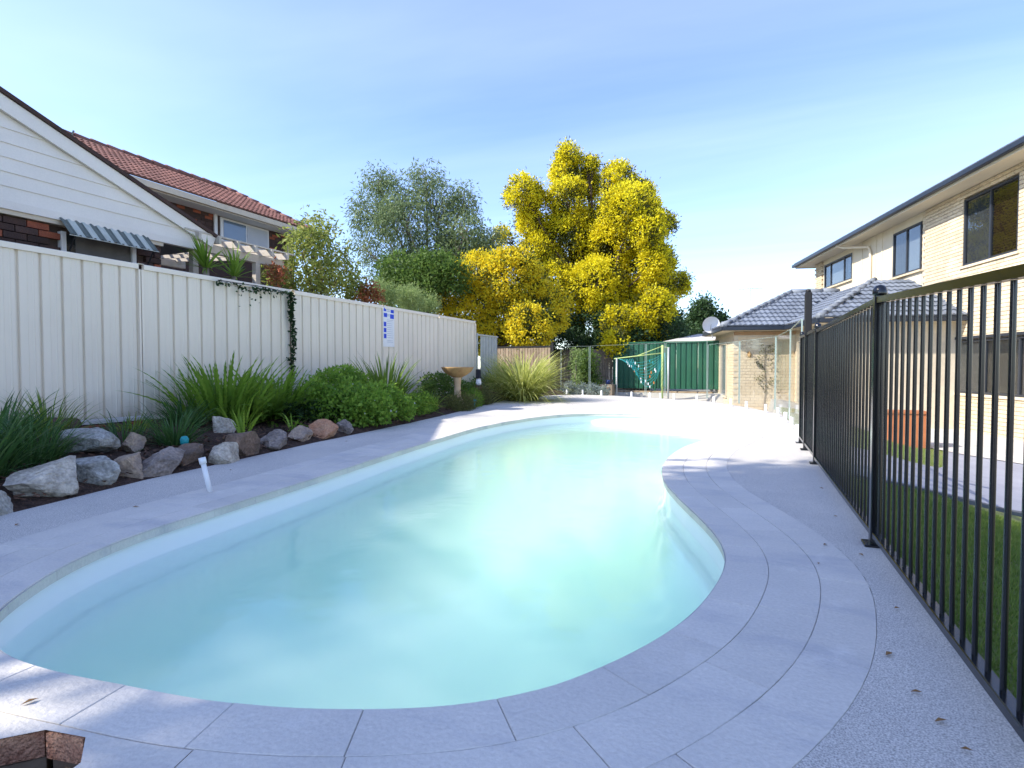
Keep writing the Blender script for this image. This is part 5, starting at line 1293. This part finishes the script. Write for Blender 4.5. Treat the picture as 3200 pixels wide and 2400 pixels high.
# yucca by the pergola
yc = thing_tree('yucca','spiky green yucca beside the pergola above the fence','plant',(-7.7,6.12,0))
MB().tube([(0,0,-.05),(.03,.02,1.2),(0,0,2.38)],[.06,.05,.045],10).build('trunk', M['bark_pale'], yc, True)
for hx, hy, hz, nn in ((0,0,2.38,70),(.12,.42,2.30,46)):
    v, f, a = straps(nn, .52, .035, .75, .6, .03); o = numesh('leaf_head', v, f, a, M['fern'], yc); o.location = (hx, hy, hz)
MB().tube([(0,0,1.6),(.1,.3,2.0),(.12,.42,2.32)],[.045,.04,.035],8).build('trunk', M['bark_pale'], yc, True)
# climbing vine on the fence
vn = thing_tree('climbing_vine','dark green climbing vine trailing down the cream fence post','vine',(-6.57,6.68,.2))
MB().tube([(.0,0,.0),(.012,.02,.5),(.01,-.01,1.0),(.012,.01,1.6),(.01,-.02,1.82)],.009,6).build('stem', M['bark'], vn)
MB().tube([(.03,-.02,1.80),(.03,-.5,1.83),(.03,-1.3,1.82)],.006,5).build('stem', M['bark'], vn)
n = 420; tz = rng.uniform(.15,1,n)**.7*1.82; py = rng.normal(0,.02,n)+.02*np.sin(tz*7)
p = np.c_[rng.uniform(.01,.06,n), py, tz]
n3 = 170; ty = -1.35*rng.uniform(0,1,n3)**1.1; drop = rng.exponential(.045,n3)*(noise_mask(np.c_[ty*0,ty*3,ty*0],1.0,-.05)*1.0+.25)
p = np.vstack([p, np.c_[rng.uniform(.03,.06,n3), ty, 1.81-drop]])
v, f, a = leaf_quads(p, np.array([[.6,0,-.3]])+rng.normal(size=(len(p),3))*.6, .05, .04); numesh('leaves', v, f, a, M['dark_leaf'], vn)
# dry creeper on the wing wall
cpv = thing_tree('dry_creeper','thin dry creeper climbing the sunlit brick wing','creeper',(0.45,18.27,-.6))
dd_ = (Vector((*wC,0))-Vector((*wB,0))).normalized(); oo = Vector((dd_.y,-dd_.x,0))
c0 = Vector((0.45,18.27,-.6)); base_w = Vector((*wB,0))+dd_*((c0-Vector((*wB,0))).dot(dd_))+oo*.03
pts = [base_w+Vector((0,0,z))+dd_*(.02*math.sin(z*5)) for z in np.linspace(-.6,1.45,9)]
MB().tube([q-c0 for q in pts],.010,6).build('stem', M['bark_pale'], cpv)
b_ = MB(); tips = []
for k in range(26):
    z = random.uniform(.1,1.5); q = base_w+Vector((0,0,z)); e_ = q+dd_*random.uniform(-.3,.35)+Vector((0,0,random.uniform(-.1,.3)))+oo*random.uniform(.0,.06); b_.tube([q-c0,(q.lerp(e_,.5)-c0)+oo*.02,e_-c0],.004,4,False); tips.append(e_-c0); tips.append(q.lerp(e_,.6)-c0)
b_.build('twigs', M['bark_pale'], cpv)
p = np.repeat(np.array([tuple(t_) for t_ in tips]),5,0)+rng.normal(size=(len(tips)*5,3))*.03
v, f, a = leaf_quads(p, rng.normal(size=p.shape), .05, .03); numesh('leaves', v, f, a, M['olive'], cpv)
